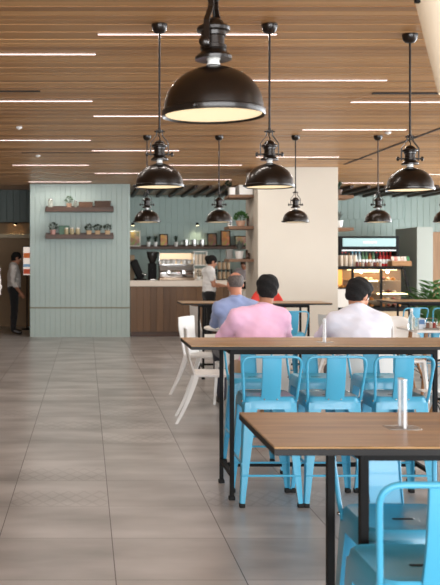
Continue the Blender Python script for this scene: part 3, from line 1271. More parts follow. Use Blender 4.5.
SIT = dict(pelvis=(0, -.02, .592), chest=(0, .075, .86), neck=(0, .125, 1.10), head=(0, .175, 1.245),
           shL=(-.172, .10, .995), shR=(.172, .10, .995), elL=(-.25, .29, .83), elR=(.25, .29, .83),
           wrL=(-.13, .52, .835), wrR=(.13, .52, .835), hipL=(-.095, .02, .572), hipR=(.095, .02, .572),
           kneeL=(-.13, .43, .54), kneeR=(.13, .43, .54), ankL=(-.13, .40, .10), ankR=(.13, .44, .10),
           toeL=(-.14, .56, .036), toeR=(.14, .60, .036), curl=.3)
STAND = dict(pelvis=(0, 0, .93), chest=(0, .0, 1.20), neck=(0, -.01, 1.42), head=(0, .02, 1.555),
             shL=(-.175, -.01, 1.355), shR=(.175, -.01, 1.355), elL=(-.225, -.03, 1.08), elR=(.225, -.03, 1.08),
             wrL=(-.215, .06, .84), wrR=(.215, .06, .84), palmL=(1, 0, 0), palmR=(-1, 0, 0),
             hipL=(-.085, 0, .89), hipR=(.085, 0, .89), kneeL=(-.095, .01, .49), kneeR=(.095, .01, .49),
             ankL=(-.10, -.02, .10), ankR=(.10, -.02, .10), toeL=(-.12, .13, .036), toeR=(.12, .13, .036), curl=.4)


def cloth(name, c, bump=.25):
    return mat(name, c, .85, sheen=.2, bump=bump, scale=9, var=.03)


SKIN = mat('brown_skin', (176, 122, 94), .55)
SKIN2 = mat('tan_skin', (196, 140, 112), .5)
HAIRB = mat('black_hair', (14, 12, 12), .85, bump=.5, scale=60)
HAIRG = mat('grey_hair', (92, 84, 80), .6, bump=.5, scale=60, var=.3)
SHOE = mat('dark_leather', (40, 30, 26), .4)

pk = dict(SIT, elL=(-.28, .27, .83), elR=(.265, .29, .83), head=(.085, .19, 1.225), neck=(.05, .125, 1.085), chest=(.01, .075, .86))
person('man in a pink shirt seated with his back to us, dark hair', (1.45, 7.44, 0), 0, pk, cloth('pink_cotton', (240, 192, 222)), cloth('tan_chino', (170, 142, 112)), SKIN, HAIRB,
       'full', head_rot=(math.radians(-14), math.radians(4), math.radians(-6)), build=1.10, vox=.007, shoe=SHOE)
wp = dict(SIT, elL=(-.25, .30, .83), elR=(.25, .31, .83), shL=(-.165, .12, .955), shR=(.165, .12, .955), head=(.035, .25, 1.175), neck=(.01, .155, 1.07), chest=(0, .085, .85), wrL=(-.12, .56, .835), wrR=(.12, .58, .835))
person('man in a white shirt seated with his back to us, head turned aside', (2.19, 7.16, 0), math.radians(-4), wp, cloth('white_cotton', (222, 223, 236)), cloth('grey_trousers', (70, 66, 66)),
       SKIN2, HAIRB, 'full', head_rot=(math.radians(-22), math.radians(8), math.radians(-52)), build=1.12, vox=.007, shoe=SHOE, scale=1.02)
person('balding man in a blue shirt seated beyond the pink shirt', (1.53, 9.05, 0), 0, dict(SIT, shL=(-.165, .10, .995), shR=(.165, .10, .995), ankL=(-.13, .22, .10), ankR=(.13, .24, .10), toeL=(-.14, .38, .036), toeR=(.14, .40, .036), wrL=(-.1, .55, .83), wrR=(.1, .55, .83), elL=(-.19, .29, .84), elR=(.20, .29, .84)), cloth('blue_cotton', (144, 160, 202)), cloth('navy_trousers', (40, 42, 54)),
       mat('ruddy_skin', (188, 128, 102), .5), HAIRG, 'bald', head_rot=(math.radians(-10), 0, math.radians(8)), build=.97, shoe=SHOE)
person('person in navy seated at the edge of the frame by the glasses', (4.12, 9.12, 0.02), 0, SIT, cloth('navy_cotton', (34, 38, 58)), cloth('dark_trousers', (36, 36, 40)), SKIN, HAIRB,
       'short', head_rot=(math.radians(-10), 0, 0), build=1.05, shoe=SHOE)
bar = dict(STAND, head=(0, .065, 1.545), neck=(0, .01, 1.42), chest=(0, .015, 1.2), elL=(-.22, .04, 1.10), elR=(.22, .04, 1.10), wrL=(-.12, .27, 1.08), wrR=(.12, .27, 1.08),
           palmL=(0, 0, -1), palmR=(0, 0, -1))
person('barista in a white short-sleeved shirt and black trousers standing at the till', (2.27, 16.65, 0), math.radians(-82), bar, cloth('white_polo', (244, 243, 241)), cloth('black_trousers', (24, 23, 25)),
       SKIN2, HAIRB, 'bun', sleeves='short', head_rot=(math.radians(-20), 0, 0), scale=.955, build=.92, shoe=SHOE)
person('person in a pale grey shirt standing behind the counter by the column', (3.36, 19.0, 0), math.radians(150), dict(STAND, head=(0, .06, 1.535)), cloth('pale_grey_cotton', (182, 176, 182)),
       cloth('black_trousers', (24, 23, 25)), SKIN, HAIRB, 'short', head_rot=(math.radians(-25), 0, 0), scale=.93, vox=.01, shoe=SHOE)
person('man in a white shirt and dark trousers standing in the dim passage', (px(14, 18.4), 18.4, 0), math.radians(-85), dict(STAND, head=(0, .055, 1.55), wrL=(-.19, .12, .86), wrR=(.19, .12, .86)),
       cloth('dim_white_cotton', (206, 200, 194)), cloth('black_trousers', (24, 23, 25)), SKIN, HAIRB, 'short', head_rot=(math.radians(-16), 0, 0), scale=1.0, vox=.01, shoe=SHOE)
person('person in white sleeves and black trousers cut by the frame edge in the passage', (-1.60, 14.05, 0), math.radians(170), dict(STAND, ankR=(.10, -.16, .14), toeR=(.12, -.04, .05)),
       cloth('dim_white_cotton', (206, 200, 194)), cloth('black_trousers', (24, 23, 25)), SKIN, HAIRB, 'short', vox=.01, shoe=SHOE)


# ------------------------------------------------------------------ coffee counter
PLANKS = island_mat('counter_walnut', (78, 55, 35), (126, 92, 60), 0.5, stretch=(8, 8, .5), scale=3, grain=.18)
WTOP = mat('cream_stone', (224, 212, 196), .4)
r = thing('coffee_counter', 'long wood-clad coffee counter with a cream stone top', 'counter', (0, 0, 0))
r.location = (2.0, 17.9, 0)
m = MB()
x = -1.13
while x < 1.54:
    m.box(x, x + .128, -.22, .28, .10, .99, .003)
    x += .13
m.build('cladding', PLANKS, r, smooth=False)
MB().box(-1.12, 1.54, -.19, .27, 0, .10).build('plinth', WALNUT, r, smooth=False)
MB().box(-1.14, 1.57, -.25, .32, .99, 1.107, .008).build('worktop', WTOP, r, smooth=False)
CT = 1.107

# till unit by the column
r = thing('till_counter', 'small white till counter next to the cream column', 'counter', (2.86, 16.35, 0))
MB().box(-.22, .34, -.28, .28, .06, .95, .006).build('body', WHITEM, r, smooth=False)
MB().box(-.20, .32, -.25, .25, 0, .06).build('plinth', BLACK, r, smooth=False)
MB().box(-.24, .36, -.30, .30, .95, .985, .005).build('worktop', WTOP, r, smooth=False)
r = thing('till', 'black till with a tilted screen on the white till counter', 'till', (2.765, 16.3, .987))
MB().box(-.12, .16, -.12, .16, 0, .08, .01).build('cash_drawer', BLACK, r)
sM = Matrix.Translation((-.03, .02, .20)) @ Matrix.Rotation(math.radians(-28), 4, 'Y')
MB().box(-.012, .012, -.13, .13, -.10, .10, .006, M=sM).build('screen', BLACK, r)
MB().tube([(0, .02, .06), (0, .02, .2)], .02).build('stand', BLACK, r)
MB().box(.05, .15, -.10, .02, .08, .13, .01).build('receipt_printer', BLACK, r)
r = thing('storage_box', 'white upright box on the till counter against the column', 'box', (3.05, 16.42, .987))
MB().box(-.10, .10, -.1, .1, 0, .30, .01).build('body', WHITEP, r)
MB().box(-.105, .105, -.105, .105, .28, .31, .006).build('lid', WHITEP, r)

# coffee machine
r = thing('coffee_machine', 'wide chrome espresso machine on the coffee counter', 'coffee machine', (1.79, 17.95, CT))
MB().box(-.34, .34, -.20, .24, .05, .30, .015).build('body', CHROME, r)
MB().box(-.35, .35, -.26, .24, 0, .055, .01).build('drip_tray', mat('warm_steel', (170, 150, 130), .3, metal=.9), r)
m = MB()
m.loft([[Vector((x_, -.20, .30)), Vector((x_, -.28, .28)), Vector((x_, -.26, .20)), Vector((x_, -.20, .16))] for x_ in (-.33, .33)])
m.build('front_panel', STEEL, r, smooth=False)
for x_ in (-.17, .12):
    g = MB().lathe([(.035, .12), (.045, .13), (.045, .19), (.03, .20)], c=(x_, -.24, 0), seg=16).build('group_head', CHROME, r)
    MB().tube([(x_, -.26, .125), (x_, -.40, .11)], .013).build('portafilter', BLACK, g)
MB().box(-.34, .34, -.21, .25, .30, .325, .004).build('top_tray', STEEL, r)
m = MB()
m.tube(arc_path([(-.33, -.2, .325), (-.33, -.2, .40), (.33, -.2, .40), (.33, -.2, .325)], .02), .006)
m.build('cup_rail', CHROME, r)
MB().box(-.33, .33, .21, .235, .32, .54, .004).build('light_panel', mat('lit_panel', (255, 236, 205), .5, emit=((255, 220, 176), .35)), r, smooth=False)
MB().box(-.35, -.33, -.2, .24, .30, .56, .003).build('side_panel', STEEL, r)
MB().box(.33, .35, -.2, .24, .30, .56, .003).build('side_panel', STEEL, r)


def make_cup(label):
    r_ = thing('cup', label, 'cup')
    MB().lathe([(.026, 0), (.038, .03), (.042, .075), (.039, .075), (.034, .03), (0, .012)], seg=18).build('bowl', CERAM, r_)
    MB().tube(arc_path([(.039, 0, .062), (.066, 0, .062), (.066, 0, .022), (.036, 0, .022)], .015), .005, 6).build('handle', CERAM, r_)
    return r_


cup = Proto(make_cup)
for i in range(6):
    cup('white coffee cup standing on top of the espresso machine', (1.52 + i * .105, 17.84, CT + .327), -1.57, 'cups on the espresso machine', 1.15)
for i in range(4):
    cup('white coffee cup in the upper layer on the espresso machine', (1.58 + i * .14, 18.03, CT + .327), -1.57, 'upper cups on the espresso machine', 1.3)

# grinder and dark brewer
r = thing('coffee_grinder', 'black coffee grinder beside the espresso machine', 'grinder', (1.325, 17.98, CT))
MB().box(-.08, .08, -.1, .14, 0, .34, .02).build('body', BLACK, r)
MB().lathe([(.05, .34), (.10, .46), (.11, .56), (.105, .57), (0, .575)], seg=20).build('hopper', mat('smoked_plastic', (42, 38, 36), .25), r)
MB().tube([(0, -.09, .2), (0, -.2, .19)], .02).build('spout', BLACK, r)
MB().box(-.06, .06, -.22, -.08, 0, .03, .006).build('dosing_tray', STEEL, r)
r = thing('brewer', 'black slanted brewing tower close to the sage wall', 'coffee brewer', (1.0, 17.9, CT))
M_ = Matrix.Translation((.04, 0, .16)) @ Matrix.Rotation(math.radians(-24), 4, 'Y')
MB().box(-.075, .075, -.10, .12, -.14, .26, .03, M=M_).build('body', BLACK, r)
MB().box(-.05, .20, -.12, .14, 0, .035, .008).build('base', BLACK, r)
MB().tube([(.12, -.1, .14), (.20, -.16, .10)], .018).build('arm', STEEL, r)


# ------------------------------------------------------------------ shelves and small goods
def make_ledge(label, x0, x1, yb, z, depth, th, lip=True, mt=WALNUT):
    r_ = thing('plank_shelf', label, 'shelf', ((x0 + x1) / 2, yb, z))
    h = (x1 - x0) / 2
    MB().box(-h, h, -depth, 0, -th, 0, .003).build('board', mt, r_, smooth=False)
    if lip:
        MB().box(-h, h, -.018, 0, 0, .04, .002).build('back_lip', mt, r_, smooth=False)
    return r_


LIFT = Vector((0, 0, .0015))


def leaf_blob(mb, c, rx, rz_, n, size, seed, up=.5):
    rnd = random.Random(seed)
    for _ in range(n):
        a = rnd.uniform(0, 2 * math.pi)
        u = rnd.uniform(-.7, 1)
        q = math.sqrt(max(0, 1 - u * u)) * rnd.uniform(.5, 1)
        p = Vector(c) + Vector((rx * q * math.cos(a), rx * q * math.sin(a), rz_ * u))
        d = (p - Vector(c)).normalized() + Vector((rnd.uniform(-.4, .4), rnd.uniform(-.4, .4), up))
        d.normalize()
        s_ = d.cross(Vector((rnd.uniform(-1, 1), rnd.uniform(-1, 1), .3))).normalized() * size * .35
        nrm = d.cross(s_).normalized() * size * .12
        L_ = size * rnd.uniform(.8, 1.3)
        mb.poly([p - s_ * .2, p + d * L_ * .5 - s_ + nrm, p + d * L_, p + d * L_ * .5 + s_ + nrm])


def blade_tuft(mb, c, h, spread, n, wd, seed):
    rnd = random.Random(seed)
    for _ in range(n):
        a = rnd.uniform(0, 2 * math.pi)
        sp = spread * rnd.uniform(.2, 1)
        hh = h * rnd.uniform(.65, 1)
        dx, dy = math.cos(a), math.sin(a)
        px_, py_ = -dy * wd, dx * wd
        b0 = Vector(c) + Vector((dx * .01, dy * .01, 0))
        m1 = b0 + Vector((dx * sp * .35, dy * sp * .35, hh * .6))
        t1 = b0 + Vector((dx * sp, dy * sp, hh))
        s_ = Vector((px_, py_, 0))
        mb.loft([[b0 - s_ * .5, b0 + s_ * .5], [m1 - s_, m1 + s_], [t1, t1 + s_ * .05]], cap=False, close=False)


def plant(label, loc, pr, ph, lh, ls, pot, leaf, n=60, style='bush', seed=1, square=False, name='potted_plant', group=None):
    r_ = thing(name, label, 'plant', Vector(loc) + LIFT, 0, group)
    if square:
        MB().loft([rrect(pr * .9, pr * .9, pr * .2, 0), rrect(pr, pr, pr * .2, ph)]).build('pot', pot, r_)
        MB().box(-pr * .85, pr * .85, -pr * .85, pr * .85, ph - .002, ph + .004).build('soil', SOIL, r_)
    else:
        MB().lathe([(pr * .72, 0), (pr * .98, ph * .92), (pr * 1.05, ph * .93), (pr * 1.05, ph), (pr * .9, ph), (pr * .88, ph * .9), (0, ph * .9)], seg=20).build('pot', pot, r_)
        MB().lathe([(pr * .88, ph * .86), (0, ph * .93)], seg=16).build('soil', SOIL, r_)
    mb = MB()
    if style == 'bush':
        leaf_blob(mb, (0, 0, ph + lh * .5), ls, lh * .5, n, ls * .45, seed)
        mb.tube([(0, 0, ph * .9), (0, 0, ph + lh * .5)], .006, 6)
    else:
        blade_tuft(mb, (0, 0, ph * .92), lh, ls, n, ls * .07 + .003, seed)
    mb.build('foliage', leaf, r_, smooth=False)
    return r_


def crate(label, loc, hx, hy, h, m_, cat='box', name='storage_box', group=None, lid=True):
    r_ = thing(name, label, cat, Vector(loc) + LIFT, 0, group)
    MB().loft([rrect(hx * .97, hy * .97, .01, 0), rrect(hx, hy, .01, h * (.8 if lid else 1))]).build('body', m_, r_, smooth=False)
    if lid:
        MB().box(-hx * 1.02, hx * 1.02, -hy * 1.02, hy * 1.02, h * .78, h, .004).build('lid', m_, r_, smooth=False)
    return r_


def jar(label, loc, rad, h, m_, capm=None, cat='jar', name='jar', group=None):
    r_ = thing(name, label, cat, Vector(loc) + LIFT, 0, group)
    MB().lathe([(rad * .85, 0), (rad, h * .08), (rad, h * .75), (rad * .75, h * .86), (rad * .75, h * .88)], seg=18).build('body', m_, r_)
    MB().lathe([(rad * .82, h * .86), (rad * .82, h), (0, h * 1.01)], seg=18).build('lid', capm or STEEL, r_)
    return r_


def picture(label, loc, wd, h, c0, frame=BLACK, tilt=10, seed=0):
    r_ = thing('picture_frame', label, 'picture', Vector(loc) + LIFT * 3)
    M_ = Matrix.Rotation(math.radians(-tilt), 4, 'X')
    f = MB()
    for a in ((-wd / 2, -wd / 2 + .02, 0, h), (wd / 2 - .02, wd / 2, 0, h), (-wd / 2, wd / 2, 0, .02), (-wd / 2, wd / 2, h - .02, h)):
        f.box(a[0], a[1], -.012, .008, a[2], a[3], M=M_)
    f.build('frame', frame, r_, smooth=False)
    n = 'print_' + str(seed)
    pm = mat(n, c0, .5)
    nt = pm.node_tree
    vo = nt.nodes.new('ShaderNodeTexVoronoi')
    vo.inputs['Scale'].default_value = 14
    tc = nt.nodes.new('ShaderNodeTexCoord')
    mx = nt.nodes.new('ShaderNodeMix')
    mx.data_type = 'RGBA'
    mx.blend_type = 'OVERLAY'
    mx.inputs['Factor'].default_value = .4
    mx.inputs['A'].default_value = rgb(*c0)
    nt.links.new(tc.outputs['Object'], vo.inputs['Vector'])
    nt.links.new(vo.outputs['Color'], mx.inputs['B'])
    nt.links.new(mx.outputs['Result'], nt.nodes['Principled BSDF'].inputs['Base Color'])
    MB().box(-wd / 2 + .018, wd / 2 - .018, -.004, .004, .018, h - .018, M=M_).build('print', pm, r_, smooth=False)
    return r_


# sage wall shelves
for i, (y0, lab) in enumerate(((207.6, 'upper dark plank shelf on the sage wall'), (234.6, 'lower dark plank shelf on the sage wall'))):
    make_ledge(lab, px(45.5, 17.5), px(113.5, 17.5), PD, pz(y0, 17.5), .26, .085)
Z1, Z2, SY = pz(207.6, 17.5), pz(234.6, 17.5), 17.5
WICK = mat('brown_wicker', (104, 76, 58), .7, var=.3, scale=60, bump=.6)
jar('clear jar alone at the aisle end of the upper sage wall shelf', (px(50.5, SY), SY, Z1), .05, .17, mat('hazy_glass', (214, 216, 206), .15, trans=.6))
plant('small green plant in a pinkish pot on the upper sage wall shelf', (px(69, SY), SY, Z1), .055, .08, .12, .075, TERRA, LEAF, 60, 'bush', 3)
jar('clear jar between the small plant and the wicker boxes', (px(75.5, SY), SY, Z1), .035, .14, MATS['hazy_glass'])
crate('smaller brown wicker box on the upper sage wall shelf', (px(85.7, SY), SY, Z1), .135, .1, .105, WICK, name='wicker_box')
crate('larger brown wicker box at the end of the upper sage wall shelf', (px(102.7, SY), SY, Z1), .155, .10, .125, mat('dark_wicker', (84, 64, 52), .7, var=.3, scale=60, bump=.6), name='wicker_box')
plant('dark plant in a pink pot at the aisle end of the lower sage wall shelf', (px(53, SY), SY, Z2), .06, .09, .13, .075, mat('pink_clay', (206, 160, 150), .6), DARKLEAF, 60, 'bush', 4)
crate('green square tin on the lower sage wall shelf', (px(64, SY), SY + .055, Z2), .10, .05, .175, mat('green_tin', (74, 110, 88), .45), name='tin', cat='tin')
for i, xx in enumerate((66.6, 72, 77.8)):
    jar(('glass jar with pale filling in front of the green tin', 'middle one of three filled glass jars on the lower sage wall shelf', 'filled glass jar next to the gap on the lower sage wall shelf')[i],
        (px(xx, SY), SY - .06, Z2), .042, .13, mat('filled_jar', (178, 164, 128), .3), MATS.get('white_paint'), group='filled jars')
for i, xx in enumerate((89, 97.6, 107.5)):
    plant(('mini tree in a pale cube pot nearest the filled jars', 'mini tree in a pale cube pot, middle of the three', 'mini tree in a pale cube pot nearest the shelf end')[i],
          (px(xx, SY), SY - .03, Z2), .05, .075, .11, .075, mat('pale_cube', (190, 160, 124), .6), DARKLEAF, 70, 'bush', 10 + i, True, 'mini_tree', 'mini trees in cube pots')

# bar back wall shelf
BS, BSY = pz(246.5, 20.3), 20.32
make_ledge('long dark shelf along the bar back wall', .55, px(246, 20.3), BW, BS, .30, .06)
picture('large pale chequered board on the bar shelf next to the sage wall', (px(134, BSY), BSY + .05, BS), .30, .36, (150, 134, 106), WHITEM, 8, 1)
for i, xx in enumerate((148.5, 155.5)):
    plant(('dark upright plant in a pale cup on the bar shelf, nearer the chequered board', 'dark upright plant in a pale cup on the bar shelf, nearer the bright picture')[i],
          (px(xx, BSY), BSY, BS), .05, .1, .17, .09, CERAM, DARKLEAF, 34, 'blade', 20 + i, group='cup plants on the bar shelf')
picture('bright red and yellow framed picture on the bar shelf near the espresso machine', (px(164, BSY), BSY + .03, BS), .19, .28, (204, 160, 110), BLACK, 8, 2)
plant('dark spiky plant in a pale cup between picture and metal mugs', (px(176, BSY), BSY, BS), .05, .1, .18, .08, CERAM, DARKLEAF, 30, 'blade', 25)
for i, xx in enumerate((186, 194, 202)):
    r_ = thing('metal_mug', ('metal mug on the bar shelf nearest the spiky plant', 'middle metal mug on the bar shelf', 'metal mug on the bar shelf nearest the dark pictures')[i], 'mug', (px(xx, BSY), BSY, BS + .002), 0, 'metal mugs')
    MB().lathe([(.055, 0), (.06, .02), (.056, .15), (.052, .15), (.05, .02), (0, .01)], seg=20).build('body', STEEL, r_)
    MB().tube(arc_path([(-.056, 0, .13), (-.10, 0, .12), (-.10, 0, .04), (-.058, 0, .03)], .02), .006).build('handle', STEEL, r_)
picture('dark framed print on the bar shelf above the barista', (px(212.5, BSY), BSY + .03, BS), .22, .30, (120, 92, 70), BLACK, 8, 3)
picture('tall framed print with a warm centre, second from the dark one', (px(226, BSY), BSY + .03, BS), .22, .36, (176, 126, 82), BLACK, 8, 4)
picture('wide pale framed print on the bar shelf behind the column shelf', (px(241, BSY), BSY + .03, BS), .27, .24, (170, 150, 118), BLACK, 8, 5)

# things standing on the counter
crate('tall pale carton on the counter against the sage wall', (px(131.5, 18.1), 18.1, CT), .06, .06, .50, mat('kraft', (160, 136, 108), .7), name='carton')
r = thing('cup_rack', 'tall pale rack of paper cups beside the espresso machine', 'rack', (px(200, 18.12), 18.12, CT))
for sx in (-1, 1):
    MB().box(sx * .13 - .008, sx * .13 + .008, -.08, .08, 0, .58, .003).build('side', WHITEM, r, smooth=False)
for z in (.01, .30, .57):
    MB().box(-.13, .13, -.08, .08, z - .008, z + .008).build('shelf', WHITEM, r, smooth=False)


def make_paper_cups(label):
    r_ = thing('paper_cup', label, 'cup')
    prof = []
    for k in range(8):
        prof += [(.030 + .0, k * .026), (.037, k * .026 + .022), (.039, k * .026 + .026)]
    prof += [(.035, .208), (.030, .12), (0, .11)]
    MB().lathe(prof, seg=16).build('nested_cups', mat('paper', (222, 206, 186), .6), r_)
    return r_


pc = Proto(make_paper_cups)
for z, nm in ((.020, 'lower'), (.310, 'upper')):
    for i in range(3):
        pc(f'column of nested paper cups on the {nm} level of the pale rack', (px(200, 18.12) - .08 + i * .08, 18.12, CT + z), i, f'nested cups on the {nm} rack level')
for i, xx in enumerate((198.6, 205.8)):
    plant(('leafy dark plant in front of the paper cup rack, nearer the espresso machine', 'leafy dark plant in front of the paper cup rack, nearer the barista')[i], (px(xx, 17.78), 17.78, CT), .04, .07, .11, .055, CERAM, DARKLEAF, 60, 'bush', 30 + i)
for i in range(3):
    for j in range(2):
        jar(('pale tea caddy in the lower row behind the barista', 'pale tea caddy in the upper row behind the barista')[j], (px(219.5 + i * 4.3, 18.15), 18.15, CT + .02 + j * .19), .038, .17, mat('kraft', (160, 136, 108), .7), BLACK,
            cat='caddy', name='tea_caddy', group=('lower', 'upper')[j] + ' tea caddies')
r = thing('caddy_rack', 'dark two-level rack holding pale tea caddies', 'rack', (px(223.8, 18.15), 18.15, CT))
for z in (0, .192):
    MB().box(-.15, .15, -.06, .06, z + .002, z + .018, .003).build('shelf', BLACK, r, smooth=False)
for sx in (-1, 1):
    MB().box(sx * .157 - .007, sx * .157 + .007, -.06, .06, 0, .22, .003).build('side', BLACK, r, smooth=False)

# column shelves
COLW = WHITEP
LSH = []
for i, (yy, lab) in enumerate(((195.5, 'top'), (226.5, 'middle'), (259, 'lowest'))):
    make_ledge(f'{lab} wooden shelf on the column side facing the bar', 2.36, 2.77, 15.40, pz(yy, 15.05), .55, .05, False, wood('shelf_oak', (104, 72, 46), (142, 102, 66), .5, 'x', 3))
    LSH.append(pz(yy, 15.05))
for i, (yy, lab) in enumerate(((196, 'upper'), (228, 'lower'))):
    make_ledge(f'{lab} wooden shelf on the column side facing the food display', 4.06, 4.42, 15.40, pz(yy, 15.05), .55, .05, False, MATS['shelf_oak'])
Z = LSH[0]
crate('long white box lying on the top column shelf', (2.645, 15.05, Z), .115, .2, .16, CERAM)
crate('small white box with dark squares on the top column shelf', (2.42, 14.95, Z), .05, .08, .12, CERAM)
r_ = thing('plant_trail', 'dark drooping plant on the end of the top column shelf', 'plant', (2.41, 15.30, Z + .002))
MB().lathe([(.04, 0), (.05, .09), (.04, .09), (0, .08)], seg=16).build('pot', BLACK, r_)
mb = MB()
leaf_blob(mb, (0, 0, .16), .05, .08, 60, .05, 77)
mb.build('foliage', DARKLEAF, r_, smooth=False)
Z = LSH[1]
r_ = crate('white box with dark square marks on the middle column shelf', (2.395, 15.0, Z), .032, .05, .15, CERAM)
m = MB()
for k in range(3):
    m.box(-.018, .018, -.0525, -.050, .02 + k * .035, .045 + k * .035)
m.build('mark', BLACK, r_, smooth=False)
plant('bushy green plant in a pale round pot on the middle column shelf', (2.57, 14.95, Z), .085, .09, .12, .10, TERRA, LEAF, 140, 'bush', 41)
jar('brown bottle on the middle column shelf by the column', (2.70, 15.0, Z), .022, .17, mat('brown_glass', (74, 50, 36), .2), BLACK, 'bottle', 'bottle')
Z = LSH[2]
plant('grey lavender in a white pot on the lowest column shelf', (2.55, 14.98, Z), .075, .13, .2, .12, CERAM, LAVENDER, 60, 'blade', 43)
jar('brown bottle on the lowest column shelf', (2.68, 15.0, Z), .022, .15, MATS['brown_glass'], BLACK, 'bottle', 'bottle')
jar('small brown jar on the lowest column shelf next to the column', (2.735, 15.1, Z), .024, .10, MATS['brown_glass'], BLACK)
crate('pale grey carton at the end of the lowest column shelf', (2.42, 15.2, Z), .05, .05, .16, mat('grey_card', (150, 150, 146), .7))
plant('grey-green plant in a dark pot on the upper shelf facing the food display', (4.20, 15.0, pz(196, 15.05)), .07, .1, .16, .11, mat('brown_pot', (96, 76, 62), .6), DARKLEAF, 60, 'blade', 51)
plant('grey lavender in a white pot on the lower shelf facing the food display', (4.21, 15.0, pz(228, 15.05)), .075, .12, .18, .11, CERAM, LAVENDER, 60, 'blade', 52)


# ------------------------------------------------------------------ wall spotlights
def make_spot(label):
    r_ = thing('wall_spotlight', label, 'spotlight')
    MB().lathe([(.035, 0), (.035, -.06), (.03, -.065), (0, -.062)], seg=16).build('can', BLACK, r_)
    MB().lathe([(0, -.066), (.026, -.066), (.026, -.064)], seg=16).build('lens', mat('spot_lens', (255, 240, 200), .4, emit=((255, 226, 170), 12)), r_)
    return r_


spot = Proto(make_spot)
for X, lab in ((px(197.5, 20.3), 'small spotlight shining on the wall above the metal mugs'), (px(133, 20.3), 'small spotlight shining on the wall above the chequered board')):
    spot(lab, (X, 20.33, 2.36))
    lamp_light('wall_spot_light', (X, 20.34, 2.275), 4 if X > 2 else 1.5, (1.0, .90, .62), .03, spot=120)
spot('small spotlight glowing in the dim passage', (px(15, 20.2), 20.3, 2.37))
MB().box(-2.6, -0.9, 20.24, 20.36, 2.37, 2.40).build('spotlight_rail', BLACK, None, smooth=False)
tag(bpy.data.objects['spotlight_rail'], 'thin dark rail carrying the spotlight in the passage', 'rail')
lamp_light('passage_spot_light', (px(15, 20.2), 20.22, 2.28), 4, (1.0, .82, .52), .03, spot=130)

# lit poster in the passage
r = thing('poster', 'small bright backlit poster at the edge of the sage wall', 'poster', (px(27, 19.6), 19.6, 0))
MB().box(-.09, .09, -.02, .02, pz(276, 19.6), pz(246, 19.6), .004).build('frame', BLACK, r, smooth=False)
MB().box(-.08, .08, -.024, -.019, pz(275, 19.6), pz(247, 19.6)).build('lightbox', mat('lit_white', (240, 240, 240), .5, emit=((255, 236, 220), .35)), r, smooth=False)
for za, zb, c in ((258, 253, (228, 120, 60)), (267, 264, (150, 190, 220)), (274, 269, (214, 90, 60))):
    MB().box(-.075, .075, -.028, -.0235, pz(za, 19.6), pz(zb, 19.6)).build('colour_block', mat('poster_%d' % za, c, .5, emit=(c, .2)), r, smooth=False)
MB().tube([(0, 0, 0), (0, 0, pz(276, 19.6))], .012).build('post', BLACK, r)
MB().lathe([(.12, 0), (.12, .02), (0, .025)]).build('base', BLACK, r)

# ------------------------------------------------------------------ drinks fridge
FY = 18.5
fx0, fx1 = px(339.5, FY), px(399, FY)
r = thing('drinks_fridge', 'tall black drinks fridge with a glowing pale blue header', 'fridge', ((fx0 + fx1) / 2, FY, 0))
hw = (fx1 - fx0) / 2
MB().box(-hw, -hw + .05, 0, .7, 0, 2.0, .004).build('side_panel', BLACK, r, smooth=False)
MB().box(hw - .05, hw, 0, .7, 0, 2.0, .004).build('side_panel', BLACK, r, smooth=False)
MB().box(-hw + .05, hw - .05, .64, .7, .2, 1.74).build('back_panel', mat('fridge_inner', (60, 66, 66), .5), r, smooth=False)
MB().box(-hw + .05, hw - .05, .0, .7, 1.72, 2.0, .004).build('header_box', BLACK, r, smooth=False)
hd = MB().box(-hw + .06, hw - .07, -.02, .001, pz(246.5, FY), pz(238.2, FY), .01).build('header_light', mat('lit_header', (150, 180, 182), .5, emit=((186, 222, 224), .2)), r, smooth=False)
m = MB()
random.seed(8)
x = -.13
while x < .13:
    w_ = random.uniform(.018, .03)
    m.box(x, x + w_, -.024, -.019, pz(243.3, FY), pz(241.3, FY))
    x += w_ + .008
m.build('lettering', mat('header_lettering', (226, 196, 192), .5, emit=((226, 190, 186), .3)), hd, smooth=False)
MB().box(-hw + .05, hw - .05, 0, .7, 0, .2).build('plinth', BLACK, r, smooth=False)
SH = [1.02, 1.37]
for z in SH:
    MB().box(-hw + .05, hw - .05, .1, .64, z - .02, z, .003).build('shelf', STEEL, r, smooth=False)
MB().box(-hw + .05, hw - .05, .02, .06, 1.70, 1.72).build('inner_light', mat('fridge_led', (255, 255, 255), .5, emit=((240, 250, 250), .5)), r, smooth=False)


def make_bottle(label, m_, capm):
    r_ = thing('drink_bottle', label, 'bottle')
    MB().lathe([(.028, 0), (.031, .01), (.031, .16), (.024, .195), (.012, .225), (.012, .25)], seg=14).build('body', m_, r_)
    MB().lathe([(.0135, .245), (.0135, .268), (0, .27)], seg=12).build('cap', capm, r_)
    MB().lathe([(.0315, .06), (.0318, .062), (.0318, .13), (.0315, .132)], seg=14).build('wrapper', CERAM if m_ is not CERAM else REDP, r_)
    return r_


